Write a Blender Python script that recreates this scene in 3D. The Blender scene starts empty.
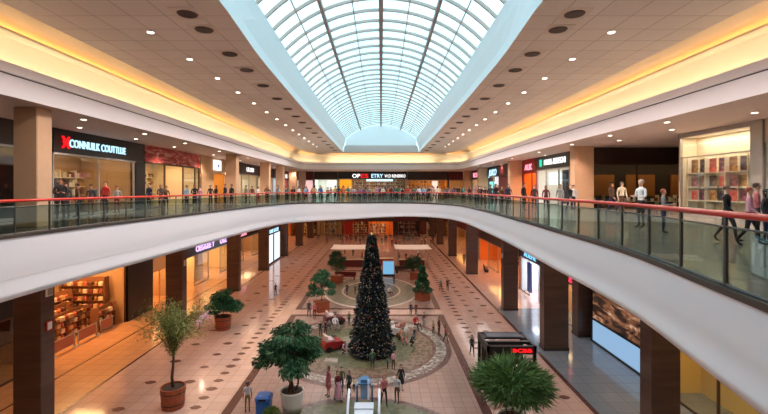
import bpy, bmesh, math, random
from mathutils import Vector, Matrix, Euler
random.seed(7)
PI = math.pi
CAMZ = 12.5          # camera height above the mall's lower floor
DECK = 11.0          # upper deck level
F = 430.0            # focal length in pixels at 768 wide
scene = bpy.context.scene
COL = scene.collection

# ------------------------------------------------------------------ helpers
def lin(c):
    return tuple(((v/255)/12.92 if v/255 <= .04045 else ((v/255+.055)/1.055)**2.4) for v in c)
def rgba(c): return (*lin(c), 1)

def ground(px, py):
    """point of the lower floor seen at a photo pixel"""
    Y = F*CAMZ/(py-189.0)
    return Vector(((px-381.0)*Y/F, Y, 0))
def at_z(px, py, z):
    Y = F*(CAMZ-z)/(py-189.0)
    return Vector(((px-381.0)*Y/F, Y, z))

class MB:
    """collects shapes; build() links them as one mesh object"""
    def __init__(s): s.v=[]; s.f=[]; s.m=[]
    def add(s, verts, faces, mat=0):
        o=len(s.v); s.v.extend([tuple(v) for v in verts])
        for f in faces: s.f.append(tuple(i+o for i in f)); s.m.append(mat)
        return s
    def box(s, x0,x1,y0,y1,z0,z1, mat=0):
        v=[(x0,y0,z0),(x1,y0,z0),(x1,y1,z0),(x0,y1,z0),(x0,y0,z1),(x1,y0,z1),(x1,y1,z1),(x0,y1,z1)]
        return s.add(v,[(0,3,2,1),(4,5,6,7),(0,1,5,4),(1,2,6,5),(2,3,7,6),(3,0,4,7)],mat)
    def rbox(s, x0,x1,y0,y1,z0,z1, b=.02, mat=0):
        """box with chamfered vertical and top edges"""
        b=min(b,(x1-x0)*.45,(y1-y0)*.45,(z1-z0)*.45)
        def ring(i,z): return [(x0+i+b,y0+i,z),(x1-i-b,y0+i,z),(x1-i,y0+i+b,z),(x1-i,y1-i-b,z),(x1-i-b,y1-i,z),(x0+i+b,y1-i,z),(x0+i,y1-i-b,z),(x0+i,y0+i+b,z)]
        v=ring(0,z0)+ring(0,z1-b)+ring(b*.9,z1)
        f=[tuple(range(7,-1,-1)),tuple(range(16,24))]
        for k in range(2):
            for i in range(8):
                j=(i+1)%8; f.append((k*8+i,k*8+j,k*8+8+j,k*8+8+i))
        return s.add(v,f,mat)
    def bar(s, p, q, w, h, mat=0):
        """rectangular bar from p to q"""
        p=Vector(p); q=Vector(q); d=(q-p).normalized()
        up=Vector((0,0,1)) if abs(d.z)<.95 else Vector((0,1,0))
        a=d.cross(up).normalized()*w/2; b=a.cross(d).normalized()*h/2
        v=[p-a-b,p+a-b,p+a+b,p-a+b,q-a-b,q+a-b,q+a+b,q-a+b]
        return s.add(v,[(0,1,2,3),(7,6,5,4),(0,4,5,1),(1,5,6,2),(2,6,7,3),(3,7,4,0)],mat)
    def tube(s, pts, rad, n=8, mat=0, closed=False):
        pts=[Vector(p) for p in pts]; R=rad if isinstance(rad,(list,tuple)) else [rad]*len(pts)
        rings=[]; prev=None
        for i,p in enumerate(pts):
            d=(pts[min(i+1,len(pts)-1)]-pts[max(i-1,0)])
            if d.length<1e-9: d=Vector((0,0,1))
            d.normalize()
            if prev is None:
                a=d.cross(Vector((0,0,1)) if abs(d.z)<.95 else Vector((0,1,0))).normalized()
            else: a=(prev-d*prev.dot(d)); a=a.normalized() if a.length>1e-6 else d.orthogonal().normalized()
            prev=a; b=d.cross(a)
            rings.append([p+(a*math.cos(2*PI*k/n)+b*math.sin(2*PI*k/n))*R[i] for k in range(n)])
        v=[x for r in rings for x in r]; f=[]
        for i in range(len(pts)-1):
            for k in range(n):
                l=(k+1)%n; f.append((i*n+k,i*n+l,(i+1)*n+l,(i+1)*n+k))
        f.append(tuple(range(n-1,-1,-1))); f.append(tuple((len(pts)-1)*n+k for k in range(n)))
        return s.add(v,f,mat)
    def lathe(s, prof, c=(0,0,0), n=24, mat=0, cap=True):
        v=[]; f=[]
        for r,z in prof:
            for k in range(n): v.append((c[0]+r*math.cos(2*PI*k/n),c[1]+r*math.sin(2*PI*k/n),c[2]+z))
        for i in range(len(prof)-1):
            for k in range(n):
                l=(k+1)%n; f.append((i*n+k,i*n+l,(i+1)*n+l,(i+1)*n+k))
        if cap:
            f.append(tuple(range(n-1,-1,-1))); f.append(tuple((len(prof)-1)*n+k for k in range(n)))
        return s.add(v,f,mat)
    def ball(s, c, r, n=10, mat=0):
        rx,ry,rz=(r,r,r) if not isinstance(r,(tuple,list)) else r
        m=max(4,n//2); v=[]; f=[]
        for i in range(m+1):
            t=-PI/2+PI*i/m
            for k in range(n):
                v.append((c[0]+rx*math.cos(t)*math.cos(2*PI*k/n),c[1]+ry*math.cos(t)*math.sin(2*PI*k/n),c[2]+rz*math.sin(t)))
        for i in range(m):
            for k in range(n):
                l=(k+1)%n; f.append((i*n+k,i*n+l,(i+1)*n+l,(i+1)*n+k))
        return s.add(v,f,mat)
    def prism(s, poly, z0, z1, mat=0):
        n=len(poly); v=[(x,y,z0) for x,y in poly]+[(x,y,z1) for x,y in poly]
        f=[tuple(range(n-1,-1,-1)),tuple(range(n,2*n))]+[(i,(i+1)%n,n+(i+1)%n,n+i) for i in range(n)]
        return s.add(v,f,mat)
    def data(s, name, mats=None, smooth=False):
        me=bpy.data.meshes.new(name); me.from_pydata(s.v,[],s.f)
        for m in (mats or []): me.materials.append(m)
        for p,mi in zip(me.polygons,s.m): p.material_index=mi
        if smooth:
            for p in me.polygons: p.use_smooth=True
        me.update(); return me
    def build(s, name, mats, parent=None, smooth=False, loc=None):
        if not isinstance(mats,(list,tuple)): mats=[mats]
        o=bpy.data.objects.new(name,s.data(name,mats,smooth)); COL.objects.link(o)
        if parent is not None: o.parent=parent
        if loc is not None: o.location=loc
        return o

LABELS={}
def tag(o,label,cat,group=None,kind=None):
    o['label']=label; o['category']=cat
    if group: o['group']=group
    if kind: o['kind']=kind
    LABELS.setdefault(label,[]).append(o.name)
    return o
def thing(name,label,cat,loc=(0,0,0),rz=0,group=None):
    o=bpy.data.objects.new(name,None); COL.objects.link(o)
    o.empty_display_size=.2; o.location=loc; o.rotation_euler=(0,0,rz)
    return tag(o,label,cat,group)
def struct(o,kind='structure'):
    o['kind']=kind; return o
def copy_tree(o,parent=None):
    c=o.copy(); COL.objects.link(c)
    if parent is not None: c.parent=parent
    for ch in list(o.children): copy_tree(ch,c)
    return c
ORD=['first','second','third','fourth','fifth','sixth','seventh','eighth','ninth','tenth','eleventh','twelfth','thirteenth','fourteenth','fifteenth','sixteenth','seventeenth','eighteenth','nineteenth','twentieth','twenty-first','twenty-second','twenty-third','twenty-fourth','twenty-fifth','twenty-sixth','twenty-seventh','twenty-eighth']

# ------------------------------------------------------------------ materials
MAT={}
def mat(name,col,rough=.5,metal=0,emit=None,es=0,spec=.5,noise=0,nscale=4,bump=0):
    if name in MAT: return MAT[name]
    m=bpy.data.materials.new(name); m.use_nodes=True; nt=m.node_tree; b=nt.nodes['Principled BSDF']
    b.inputs['Base Color'].default_value=rgba(col); b.inputs['Roughness'].default_value=rough
    b.inputs['Metallic'].default_value=metal; b.inputs['Specular IOR Level'].default_value=spec
    if emit is not None:
        b.inputs['Emission Color'].default_value=rgba(emit); b.inputs['Emission Strength'].default_value=es
    if noise or bump:
        tc=nt.nodes.new('ShaderNodeTexCoord'); n=nt.nodes.new('ShaderNodeTexNoise')
        n.inputs['Scale'].default_value=nscale; n.inputs['Detail'].default_value=4
        nt.links.new(tc.outputs['Object'],n.inputs['Vector'])
        if noise:
            r=nt.nodes.new('ShaderNodeValToRGB'); c=lin(col)
            r.color_ramp.elements[0].position=.3; r.color_ramp.elements[1].position=.7
            r.color_ramp.elements[0].color=(*[x*(1-noise) for x in c],1)
            r.color_ramp.elements[1].color=(*[min(1,x*(1+noise)) for x in c],1)
            nt.links.new(n.outputs['Fac'],r.inputs['Fac']); nt.links.new(r.outputs['Color'],b.inputs['Base Color'])
        if bump:
            bp=nt.nodes.new('ShaderNodeBump'); bp.inputs['Strength'].default_value=bump
            nt.links.new(n.outputs['Fac'],bp.inputs['Height']); nt.links.new(bp.outputs['Normal'],b.inputs['Normal'])
    MAT[name]=m; return m
def brick_mat(name,c1,c2,mortar,w,h,msize=.02,rough=.2,offset=0,spec=.5,bias=0):
    m=bpy.data.materials.new(name); m.use_nodes=True; nt=m.node_tree; b=nt.nodes['Principled BSDF']
    tc=nt.nodes.new('ShaderNodeTexCoord'); t=nt.nodes.new('ShaderNodeTexBrick')
    t.offset=offset; t.inputs['Scale'].default_value=1; t.inputs['Brick Width'].default_value=w; t.inputs['Row Height'].default_value=h
    t.inputs['Mortar Size'].default_value=msize; t.inputs['Color1'].default_value=rgba(c1); t.inputs['Color2'].default_value=rgba(c2)
    t.inputs['Mortar'].default_value=rgba(mortar); t.inputs['Bias'].default_value=bias
    nt.links.new(tc.outputs['Object'],t.inputs['Vector']); nt.links.new(t.outputs['Color'],b.inputs['Base Color'])
    b.inputs['Roughness'].default_value=rough; b.inputs['Specular IOR Level'].default_value=spec
    MAT[name]=m; return m
def glass_mat(name,tint,gloss=.06,rough=.02):
    m=bpy.data.materials.new(name); m.use_nodes=True; nt=m.node_tree; nt.nodes.clear()
    o=nt.nodes.new('ShaderNodeOutputMaterial'); mx=nt.nodes.new('ShaderNodeMixShader')
    t=nt.nodes.new('ShaderNodeBsdfTransparent'); g=nt.nodes.new('ShaderNodeBsdfGlossy')
    t.inputs['Color'].default_value=(*tint,1); g.inputs['Roughness'].default_value=rough
    lw=nt.nodes.new('ShaderNodeLayerWeight'); lw.inputs['Blend'].default_value=.35
    mu=nt.nodes.new('ShaderNodeMath'); mu.operation='MULTIPLY_ADD'; mu.inputs[1].default_value=gloss*3; mu.inputs[2].default_value=gloss
    nt.links.new(lw.outputs['Fresnel'],mu.inputs[0]); nt.links.new(mu.outputs[0],mx.inputs['Fac'])
    nt.links.new(t.outputs[0],mx.inputs[1]); nt.links.new(g.outputs[0],mx.inputs[2]); nt.links.new(mx.outputs[0],o.inputs['Surface'])
    MAT[name]=m; return m
def emit_mat(name,col,s):
    if name in MAT: return MAT[name]
    m=bpy.data.materials.new(name); m.use_nodes=True; nt=m.node_tree; nt.nodes.clear()
    o=nt.nodes.new('ShaderNodeOutputMaterial'); e=nt.nodes.new('ShaderNodeEmission')
    e.inputs['Color'].default_value=rgba(col); e.inputs['Strength'].default_value=s
    nt.links.new(e.outputs[0],o.inputs['Surface']); MAT[name]=m; return m
def mosaic_mat(name,cols,scale,rough=.3,ring=None):
    """voronoi pebbles in a few colours"""
    m=bpy.data.materials.new(name); m.use_nodes=True; nt=m.node_tree; b=nt.nodes['Principled BSDF']
    tc=nt.nodes.new('ShaderNodeTexCoord'); v=nt.nodes.new('ShaderNodeTexVoronoi'); v.inputs['Scale'].default_value=scale
    nt.links.new(tc.outputs['Object'],v.inputs['Vector'])
    n=nt.nodes.new('ShaderNodeTexNoise'); n.inputs['Scale'].default_value=scale*.18; n.inputs['Detail'].default_value=2
    nt.links.new(tc.outputs['Object'],n.inputs['Vector'])
    sep=nt.nodes.new('ShaderNodeSeparateColor'); nt.links.new(v.outputs['Color'],sep.inputs[0])
    mx=nt.nodes.new('ShaderNodeMath'); mx.operation='MULTIPLY_ADD'; mx.inputs[1].default_value=.45
    md=nt.nodes.new('ShaderNodeMath'); md.operation='MULTIPLY'; md.inputs[1].default_value=.6
    nt.links.new(n.outputs['Fac'],md.inputs[0]); nt.links.new(sep.outputs[0],mx.inputs[0]); nt.links.new(md.outputs[0],mx.inputs[2])
    r=nt.nodes.new('ShaderNodeValToRGB'); r.color_ramp.interpolation='CONSTANT'
    e=r.color_ramp.elements; e[0].color=rgba(cols[0]); e[0].position=0; e[1].color=rgba(cols[1]); e[1].position=1/len(cols)
    for i,c in enumerate(cols[2:]): x=e.new((i+2)/len(cols)); x.color=rgba(c)
    nt.links.new(mx.outputs[0],r.inputs['Fac']); nt.links.new(r.outputs['Color'],b.inputs['Base Color'])
    b.inputs['Roughness'].default_value=rough
    MAT[name]=m; return m

M_floor=brick_mat('floor_tile',(206,168,152),(198,159,142),(168,130,116),.9,.9,.018,.1)
M_plaza=brick_mat('plaza_tile',(166,134,122),(158,127,114),(132,104,94),.6,.6,.015,.22)
M_greyfloor=brick_mat('grey_tile',(128,132,138),(118,124,132),(92,96,102),1.2,1.2,.015,.12)
M_band=mat('dark_band_stone',(86,52,46),.25,noise=.15)
M_inlay=mat('dark_inlay_stone',(112,74,64),.22,noise=.2,nscale=2)
M_deck=brick_mat('deck_stone',(158,150,142),(148,142,134),(122,116,110),1.2,1.2,.012,.14)
M_darkreflect=brick_mat('deck_dark_reflection',(62,64,62),(54,56,54),(40,40,40),1.2,1.2,.012,.16)
M_ceil=brick_mat('ceiling_tile',(248,232,222),(242,225,214),(212,190,178),1.2,1.2,.022,.8,spec=.2)
M_white=mat('white_paint',(232,226,228),.55)
M_fascia=mat('gallery_fascia_paint',(242,234,238),.75)
M_cove=mat('cove_paint',(236,224,210),.7)
M_soffit=mat('soffit_paint',(222,196,186),.7,noise=.02)
M_curb=mat('skylight_curb_paint',(246,248,250),.6)
M_rib=mat('skylight_rib_metal',(200,178,168),.45)
M_mainrib=mat('skylight_bar_metal',(170,150,142),.45)
M_skyglass=glass_mat('skylight_glass',(.93,.99,1.0),.03)
M_railglass=glass_mat('railing_glass',(.66,.76,.72),.04)
M_shopglass=glass_mat('shop_glass',(.93,.95,.93),.035)
M_red=mat('red_handrail_paint',(206,40,22),.35)
M_coping=mat('coping_metal',(82,72,66),.4,.3)
M_post=mat('railing_post_metal',(92,92,90),.35,.7)
M_pillar_up=mat('pillar_plaster',(214,170,134),.6,noise=.03)
M_black=mat('black_panel',(22,20,22),.35)
M_blackm=mat('black_metal',(30,29,30),.35,.5)
M_darkbrown=mat('dark_brown_panel',(52,36,30),.4)
M_beige=mat('beige_wall',(206,166,122),.7)
M_cream=mat('cream_wall',(232,214,184),.7)
M_alu=mat('aluminium_frame',(176,170,164),.35,.6)
M_bronze=mat('bronze_frame',(92,70,50),.4,.5)
M_wall=mat('plain_wall_paint',(196,170,150),.8)
M_offwhite=mat('shelf_white',(236,226,206),.5)
def wood_mat(name,c1,c2,rough=.35,scale=1.6):
    m=bpy.data.materials.new(name); m.use_nodes=True; nt=m.node_tree; b=nt.nodes['Principled BSDF']
    tc=nt.nodes.new('ShaderNodeTexCoord'); mp=nt.nodes.new('ShaderNodeMapping'); mp.inputs['Scale'].default_value=(.3,.3,2.2)
    n=nt.nodes.new('ShaderNodeTexNoise'); n.inputs['Scale'].default_value=scale; n.inputs['Detail'].default_value=6
    r=nt.nodes.new('ShaderNodeValToRGB'); r.color_ramp.elements[0].color=rgba(c1); r.color_ramp.elements[1].color=rgba(c2)
    r.color_ramp.elements[0].position=.3; r.color_ramp.elements[1].position=.7
    nt.links.new(tc.outputs['Object'],mp.inputs[0]); nt.links.new(mp.outputs[0],n.inputs['Vector']); nt.links.new(n.outputs['Fac'],r.inputs['Fac'])
    nt.links.new(r.outputs['Color'],b.inputs['Base Color']); b.inputs['Roughness'].default_value=rough; MAT[name]=m; return m
M_pillar=wood_mat('pillar_marble',(66,46,40),(88,64,54),.3)
M_terra=wood_mat('planter_wood',(136,62,34),(160,80,44),.5)

# ------------------------------------------------------------------ gallery outline (plan), from the near left round the far end to the near right
EDGE_KEYS=[(-11.8,-.6),(-11.8,6),(-11.8,12),(-11.75,17),(-11.5,22),(-11.25,28),(-11.0,33),(-10.6,38),(-10.0,42.2),(-8.9,45),(-7,46.6),(-4,47.2),(0,47.2),(2.5,46.6),(4.6,45),(6.2,42.6),(7.0,39.5),(7.2,35.5),(7.15,31.2),(6.98,25.5),(6.7,20.5),(6.35,15.7),(6.1,11.9),(5.82,9.6),(5.4,7.6),(4.95,5.5),(4.6,3.5),(4.2,1.5),(3.8,-.6)]
def catmull(P,step=.75):
    out=[]
    P=[Vector((p[0],p[1])) for p in P]; n=len(P)
    for i in range(n-1):
        a,b,c,d=P[max(i-1,0)],P[i],P[i+1],P[min(i+2,n-1)]
        k=max(1,int((c-b).length/step))
        for j in range(k):
            t=j/k
            out.append(.5*((2*b)+(c-a)*t+(2*a-5*b+4*c-d)*t*t+(3*b-a-3*c+d)*t**3))
    out.append(P[-1]); return out
EDGE=catmull(EDGE_KEYS,1.0)
def normals(P):
    N=[]
    for i in range(len(P)):
        d=(P[min(i+1,len(P)-1)]-P[max(i-1,0)]).normalized(); N.append(Vector((d.y,-d.x)))   # points into the void
    return N
EDGEN=normals(EDGE)
XL,XR,YN,YF=-30.0,30.0,-8.0,122.0     # outer walls
YD=80.0                                # far shops of the upper deck
def bottom_drop(p):
    t=max(0,min(1,(p.x+9)/15)); t=t*t*(3-2*t)
    return 3.52*(1-t)+2.92*t if p.y<44 else (3.52*(1-t)+2.92*t)
SPOT_MAIN=540; SPOT_SOFFIT=300; COVE_A=360; COVE_B=125; LOW_L=900; LOW_R=1000; LOW_F=1400; LOW_S=260; SKY=2.3; EXPOSURE=0.7; SHOPK=.4
# ------------------------------------------------------------------ the setting: floors
from mathutils.geometry import tessellate_polygon
m=MB(); m.box(XL,XR,YN,YF,-.3,0); struct(m.build('floor',M_floor))
TRIM=[0]
def trim(mb,mats,**k):
    TRIM[0]+=1; return struct(mb.build('trim_%d'%TRIM[0],mats,**k))
# central plaza: two paved zones framed by dark stone bands
def frame_band(x0,x1,y0,y1,w,z):
    m=MB(); m.box(x0,x1,y0,y0+w,0,z); m.box(x0,x1,y1-w,y1,0,z); m.box(x0,x0+w,y0+w,y1-w,0,z); m.box(x1-w,x1,y0+w,y1-w,0,z); return m
for (x0,x1,y0,y1) in ((-8.9,6.2,14,42.8),(-8.9,6.2,44.6,66)):
    trim(frame_band(x0,x1,y0,y1,.55,.012),M_band)
    m=MB(); m.box(x0+.55,x1-.55,y0+.55,y1-.55,0,.008); trim(m,M_plaza)
M_ringdark=mosaic_mat('mosaic_ring_dark',[(92,62,56),(110,80,72),(80,54,48)],5,.35)
M_pebble=mosaic_mat('mosaic_ring_pebble',[(156,140,128),(104,86,78),(136,120,110),(176,162,150),(118,98,88)],5,.35)
M_tanring=mosaic_mat('mosaic_tan',[(116,90,74),(94,76,60),(128,106,88),(104,84,66)],4,.35)
M_green=mosaic_mat('mosaic_green',[(90,88,60),(104,98,74),(80,80,54),(112,100,78)],3.5,.35)
M_grey=mosaic_mat('mosaic_grey_green',[(126,120,100),(114,112,92),(136,128,110),(120,116,98)],3,.35)
M_pale=mat('pale_stone_ring',(206,186,172),.3)
def ring(cx,cy,rx0,ry0,rx1,ry1,z,mt,n=72):
    m=MB(); v=[]; f=[]
    for k in range(n):
        a=2*PI*k/n
        for (rx,ry,zz) in ((rx0,ry0,z),(rx1,ry1,z),(rx1,ry1,0)): v.append((rx*math.cos(a),ry*math.sin(a),zz))
    for k in range(n):
        l=(k+1)%n; f+= [(3*k,3*k+1,3*l+1,3*l),(3*k+1,3*k+2,3*l+2,3*l+1)]
    m.add(v,f); trim(m,mt,loc=(cx,cy,0))
def disc(cx,cy,rx,ry,z,mt):
    ring(cx,cy,0.001,.001,rx,ry,z,mt)
R1=(-1.45,34.4)
ring(*R1,6.6,7.1,7.0,7.5,.016,M_ringdark); ring(*R1,5.8,6.2,6.6,7.1,.02,M_pebble); ring(*R1,5.5,5.9,5.8,6.2,.016,M_ringdark)
ring(*R1,4.2,4.5,5.5,5.9,.014,M_tanring); ring(*R1,2.4,2.6,4.2,4.5,.016,M_green); disc(*R1,2.4,2.6,.014,M_grey)
R2=(-1.2,53.0)
ring(*R2,5.5,7.6,5.8,8.0,.02,M_pale); ring(*R2,3.6,5.0,5.5,7.6,.016,M_grey); ring(*R2,3.4,4.7,3.6,5.0,.02,M_pale); disc(*R2,3.4,4.7,.016,M_green)
R3=(-1.2,19.2)
ring(*R3,6.0,6.2,6.4,6.6,.02,M_ringdark); disc(*R3,6.0,6.2,.016,M_green)
# dark inlay tiles in rows along the aisles
def inlays(x,y0,y1,step,s,jit=0):
    m=MB(); y=y0; k=0
    while y<y1:
        w=s*(1 if k%3 else 1.15); m.prism([(x-w,y),(x-w*.35,y-w*.62),(x+w*.35,y-w*.62),(x+w,y),(x+w*.35,y+w*.62),(x-w*.35,y+w*.62)],0,.006)
        y+=step; k+=1
    trim(m,M_inlay)
inlays(-10.6,20,100,1.15,.36); inlays(-12.4,21,100,2.3,.36); inlays(-14.9,21,100,3.4,.4)
inlays(7.6,20,100,1.25,.36); inlays(9.2,21,100,2.1,.36); inlays(11.0,20,100,2.9,.38)
for x,w,y0,y1 in ((-17.9,.16,10,100),(-21.4,.14,10,80),(12.0,.3,10,100)):
    m=MB(); m.box(x-w/2,x+w/2,y0,y1,0,.006); trim(m,M_band)
m=MB(); m.box(12.15,23,8,45,0,.01); trim(m,M_greyfloor)
M_orangelitfloor=brick_mat('warm_lit_floor_tile',(212,158,112),(204,148,102),(172,120,82),.9,.9,.018,.2)
m=MB(); m.box(-29.8,-18.0,8,60,0,.005); trim(m,M_orangelitfloor)  # the left aisle's orange light is put into the tile colour

# ------------------------------------------------------------------ upper gallery slab
poly=[Vector((p.x,p.y,0)) for p in EDGE]+[Vector((XR,-.6,0)),Vector((XR,YF,0)),Vector((XL,YF,0)),Vector((XL,-.6,0))]
tris=tessellate_polygon([poly])
m=MB(); m.add([(p.x,p.y,DECK-.02) for p in poly],tris)
m.add([(x,y,DECK-.02) for x,y in ((XL,YN),(XR,YN),(XR,-.6),(XL,-.6))],[(0,1,2,3)])
o=m.build('floor_upper',M_deck); struct(o)
ZL=CAMZ-2.88
m=MB()
m.add([(p.x,p.y,ZL) for p in poly],[tuple(reversed(t)) for t in tris])
m.add([(XL,YN,ZL),(XR,YN,ZL),(XR,-.6,ZL),(XL,-.6,ZL)],[(3,2,1,0)])
struct(m.build('ceiling_lower',M_soffit))
def profile_strip(P,N,prof,closed=False):
    """prof(p) -> list of (offset,z)"""
    m=MB(); rows=[[(p.x+n.x*o,p.y+n.y*o,z) for o,z in prof(p)] for p,n in zip(P,N)]
    k=len(rows[0]); v=[x for r in rows for x in r]
    f=[(i*k+j,i*k+j+1,(i+1)*k+j+1,(i+1)*k+j) for i in range(len(rows)-1) for j in range(k-1)]
    m.add(v,f); return m
FP=[(0,0),(.0,.42),(-.006,.5),(-.018,.58),(-.03,.66),(-.03,.74),(-.02,.82),(-.008,.9),(0,1.0)]
def fprof(p):
    b=bottom_drop(p)-1.5; return [(o+.02,DECK-.05-(b-.05)*t) for o,t in FP]+[(-.3,CAMZ-bottom_drop(p)),(-.3,ZL)]
NEAR=[Vector((3.8,-.6)),Vector((-11.8,-.6))]; 
o=profile_strip(EDGE,EDGEN,fprof).build('wall_gallery_fascia',M_fascia,smooth=True); struct(o)
m=MB(); m.box(-11.9,3.9,-.75,-.6,CAMZ-3.5,DECK); struct(m.build('wall_gallery_fascia_near',M_fascia))
o=profile_strip(EDGE,EDGEN,lambda p:[(-.16,DECK-.02),(-.16,DECK+.03),(.05,DECK+.03),(.05,DECK-.07),(.0,DECK-.07)]).build('trim_%d'%(TRIM[0]+1),M_coping); TRIM[0]+=1; struct(o)

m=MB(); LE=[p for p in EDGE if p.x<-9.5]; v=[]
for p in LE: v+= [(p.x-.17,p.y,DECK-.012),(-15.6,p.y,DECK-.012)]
m.add(v,[(2*i,2*i+2,2*i+3,2*i+1) for i in range(len(LE)-1)]); trim(m,M_darkreflect)  # dark reflection of the shops, put into this strip's colour
# ------------------------------------------------------------------ railing (one continuous thing)
rail=thing('glass_railing','long glass gallery railing with red handrail around the open void','railing',(0,0,DECK))
def inset(d,z): return [Vector((p.x-n.x*d,p.y-n.y*d,z)) for p,n in zip(EDGE,EDGEN)]
m=MB(); pts=inset(.06,1.12); m.tube(pts,.05,8); m.build('handrail',M_red,rail,smooth=True)
m=MB(); m.tube(inset(.06,.05),.03,6); m.build('base_channel',M_coping,rail)
m=MB(); m.tube(inset(.06,.93),.016,6); m.build('middle_rail',M_post,rail,smooth=True)
line=inset(.06,0); L=[0]
for i in range(1,len(line)): L.append(L[-1]+(line[i]-line[i-1]).length)
def at_len(s):
    for i in range(1,len(line)):
        if L[i]>=s:
            t=(s-L[i-1])/(L[i]-L[i-1]); return line[i-1].lerp(line[i],t)
    return line[-1]
npan=int(L[-1]/1.45); st=[at_len(L[-1]*i/npan) for i in range(npan+1)]
pm=MB(); pm.box(-.022,.022,-.022,.022,.04,1.08); pm.box(-.05,.05,-.05,.05,.04,.07); pd=pm.data('railing_post',[M_post])
for i,p in enumerate(st):
    o=bpy.data.objects.new('post',pd); COL.objects.link(o); o.parent=rail; o.location=p
for a,b in zip(st[:-1],st[1:]):
    if b.y<2 and a.y<2: continue
    m=MB(); d=(b-a).normalized(); a2=a+d*.04; b2=b-d*.04
    m.bar(a2+Vector((0,0,.51)),b2+Vector((0,0,.51)),.012,.86); m.build('glass_panel',M_railglass,rail)

# ------------------------------------------------------------------ outer walls
def wall(name,x0,x1,y0,y1,z0,z1,mt=None): m=MB(); m.box(x0,x1,y0,y1,z0,z1); return struct(m.build(name,mt or M_wall))
wall('wall_left',XL-.3,XL,YN,YF,-.3,15.75); wall('wall_right',XR,XR+.3,YN,YF,-.3,15.75)
wall('wall_back',XL,XR,YN-.3,YN,-.3,24); wall('wall_front',XL,XR,YF,YF+.3,-.3,11.0)
wall('wall_front_upper',XL,XR,YD+6,YD+6.3,11.0,15.75)

# ------------------------------------------------------------------ upper bulkhead, coves, soffit, ceiling
def fillet_path(hw,y0,y1,r,n=8):
    P=[Vector((-hw,y0+(y1-r-y0)*i/12)) for i in range(13)]
    for k in range(1,n+1):
        a=PI-PI/2*k/n; P.append(Vector((-hw+r+r*math.cos(a),y1-r+r*math.sin(a))))
    for i in range(1,8): P.append(Vector((-(hw-r)+2*(hw-r)*i/8,y1)))
    for k in range(0,n+1):
        a=PI/2-PI/2*k/n; P.append(Vector((hw-r+r*math.cos(a),y1-r+r*math.sin(a))))
    for i in range(1,13): P.append(Vector((hw,y1-r+(y0-y1+r)*i/12)))
    return P
ZS,ZT,ZC=CAMZ+3.25,CAMZ+4.4,CAMZ+5.8
U=fillet_path(13,YN,71.5,4); UN=normals(U)
bul=[(0,3.25),(0,4.03),(.07,4.05),(.07,4.4),(-.25,4.4),(-.25,4.12)]
struct(profile_strip(U,UN,lambda p:[(o,CAMZ+z) for o,z in bul]).build('wall_bulkhead',M_fascia))
cov=[(-.25,4.12),(-1.3,4.12),(-1.32,4.9),(-1.28,5.2),(-1.15,5.55),(-.92,5.88),(-.55,6.17),(-.1,6.36),(.5,6.47),(1.7,6.5),(1.7,5.8)]
struct(profile_strip(U,UN,lambda p:[(o,CAMZ+z) for o,z in cov]).build('ceiling_cove',M_cove,smooth=True))
struct(profile_strip(U,UN,lambda p:[(1.15,CAMZ+5.82),(1.15,CAMZ+5.96),(1.2,CAMZ+5.96),(1.2,CAMZ+5.8)]).build('trim_%d'%(TRIM[0]+1),M_cove)); TRIM[0]+=1
struct(profile_strip(U,UN,lambda p:[(-1.1,CAMZ+5.70),(-.60,CAMZ+5.72),(-.55,CAMZ+5.76),(-.55,CAMZ+5.82),(-.58,CAMZ+5.82),(-.58,CAMZ+5.76),(-1.0,CAMZ+5.75)]).build('trim_%d'%(TRIM[0]+1),M_cove)); TRIM[0]+=1  # added ledge, splits the cove glow into pale and amber bands
# thin dark reveal in the bulkhead
struct(profile_strip(U,UN,lambda p:[(.001,CAMZ+4.0),(.02,CAMZ+4.0),(.02,CAMZ+4.05)]).build('trim_%d'%(TRIM[0]+1),M_coping)); TRIM[0]+=1
# soffit over the upper gallery
poly=[Vector((p.x,p.y,ZS)) for p in U]+[Vector((XR,YN,ZS)),Vector((XR,YD+6.2,ZS)),Vector((XL,YD+6.2,ZS)),Vector((XL,YN,ZS))]
tris=tessellate_polygon([poly])
m=MB(); m.add(poly,[tuple(reversed(t)) for t in tris]); struct(m.build('ceiling_soffit',M_soffit))
# dark groove near the soffit's edge
struct(profile_strip(U,UN,lambda p:[(-.5,ZS-.012),(-.62,ZS-.012)]).build('trim_%d'%(TRIM[0]+1),M_soffit)); TRIM[0]+=1
# ceiling with the skylight opening
KO=[(-8,4.85),(13.2,4.95),(19,5.35),(27.6,5.55),(45,5.8),(68,6.0)]
KS=[(-8,5.1),(18,5.2),(30,5.4),(68,5.5)]
def interp(K,y):
    if y<=K[0][0]: return K[0][1]
    for (a,b),(c,d) in zip(K[:-1],K[1:]):
        if y<=c:
            t=(y-a)/(c-a); return b+(d-b)*t
    return K[-1][1]
YS=[-4+72*i/36 for i in range(37)]
Cout=fillet_path(11.8,-4,70.3,2.8)
m=MB()
left=[(-interp(KO,y),y,ZC) for y in YS]; lo=[(-11.8,min(y,67.5),ZC) for y in YS]
k=len(left); m.add(left+lo,[(i,i+1,k+i+1,k+i) for i in range(k-1)])
m.add([(-x,y,z) for x,y,z in left+lo],[(k+i,k+i+1,i+1,i) for i in range(k-1)])
xo=interp(KO,68); a=PI/2/8
arcL=[(-11.8+2.8-2.8*math.cos(a*j),67.5+2.8*math.sin(a*j),ZC) for j in range(9)]
m.add([(-xo,68,ZC)]+arcL,[(0,j+2,j+1) for j in range(8)])
m.add([(-x,y,z) for x,y,z in [(-xo,68,ZC)]+arcL],[(0,j+1,j+2) for j in range(8)])
m.add([(-xo,68,ZC),(xo,68,ZC),(9,70.3,ZC),(-9,70.3,ZC)],[(0,1,2,3)])
m.box(-11.8,11.8,YN,-4,ZC,ZC+.1)
struct(m.build('ceiling',M_ceil))
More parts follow.
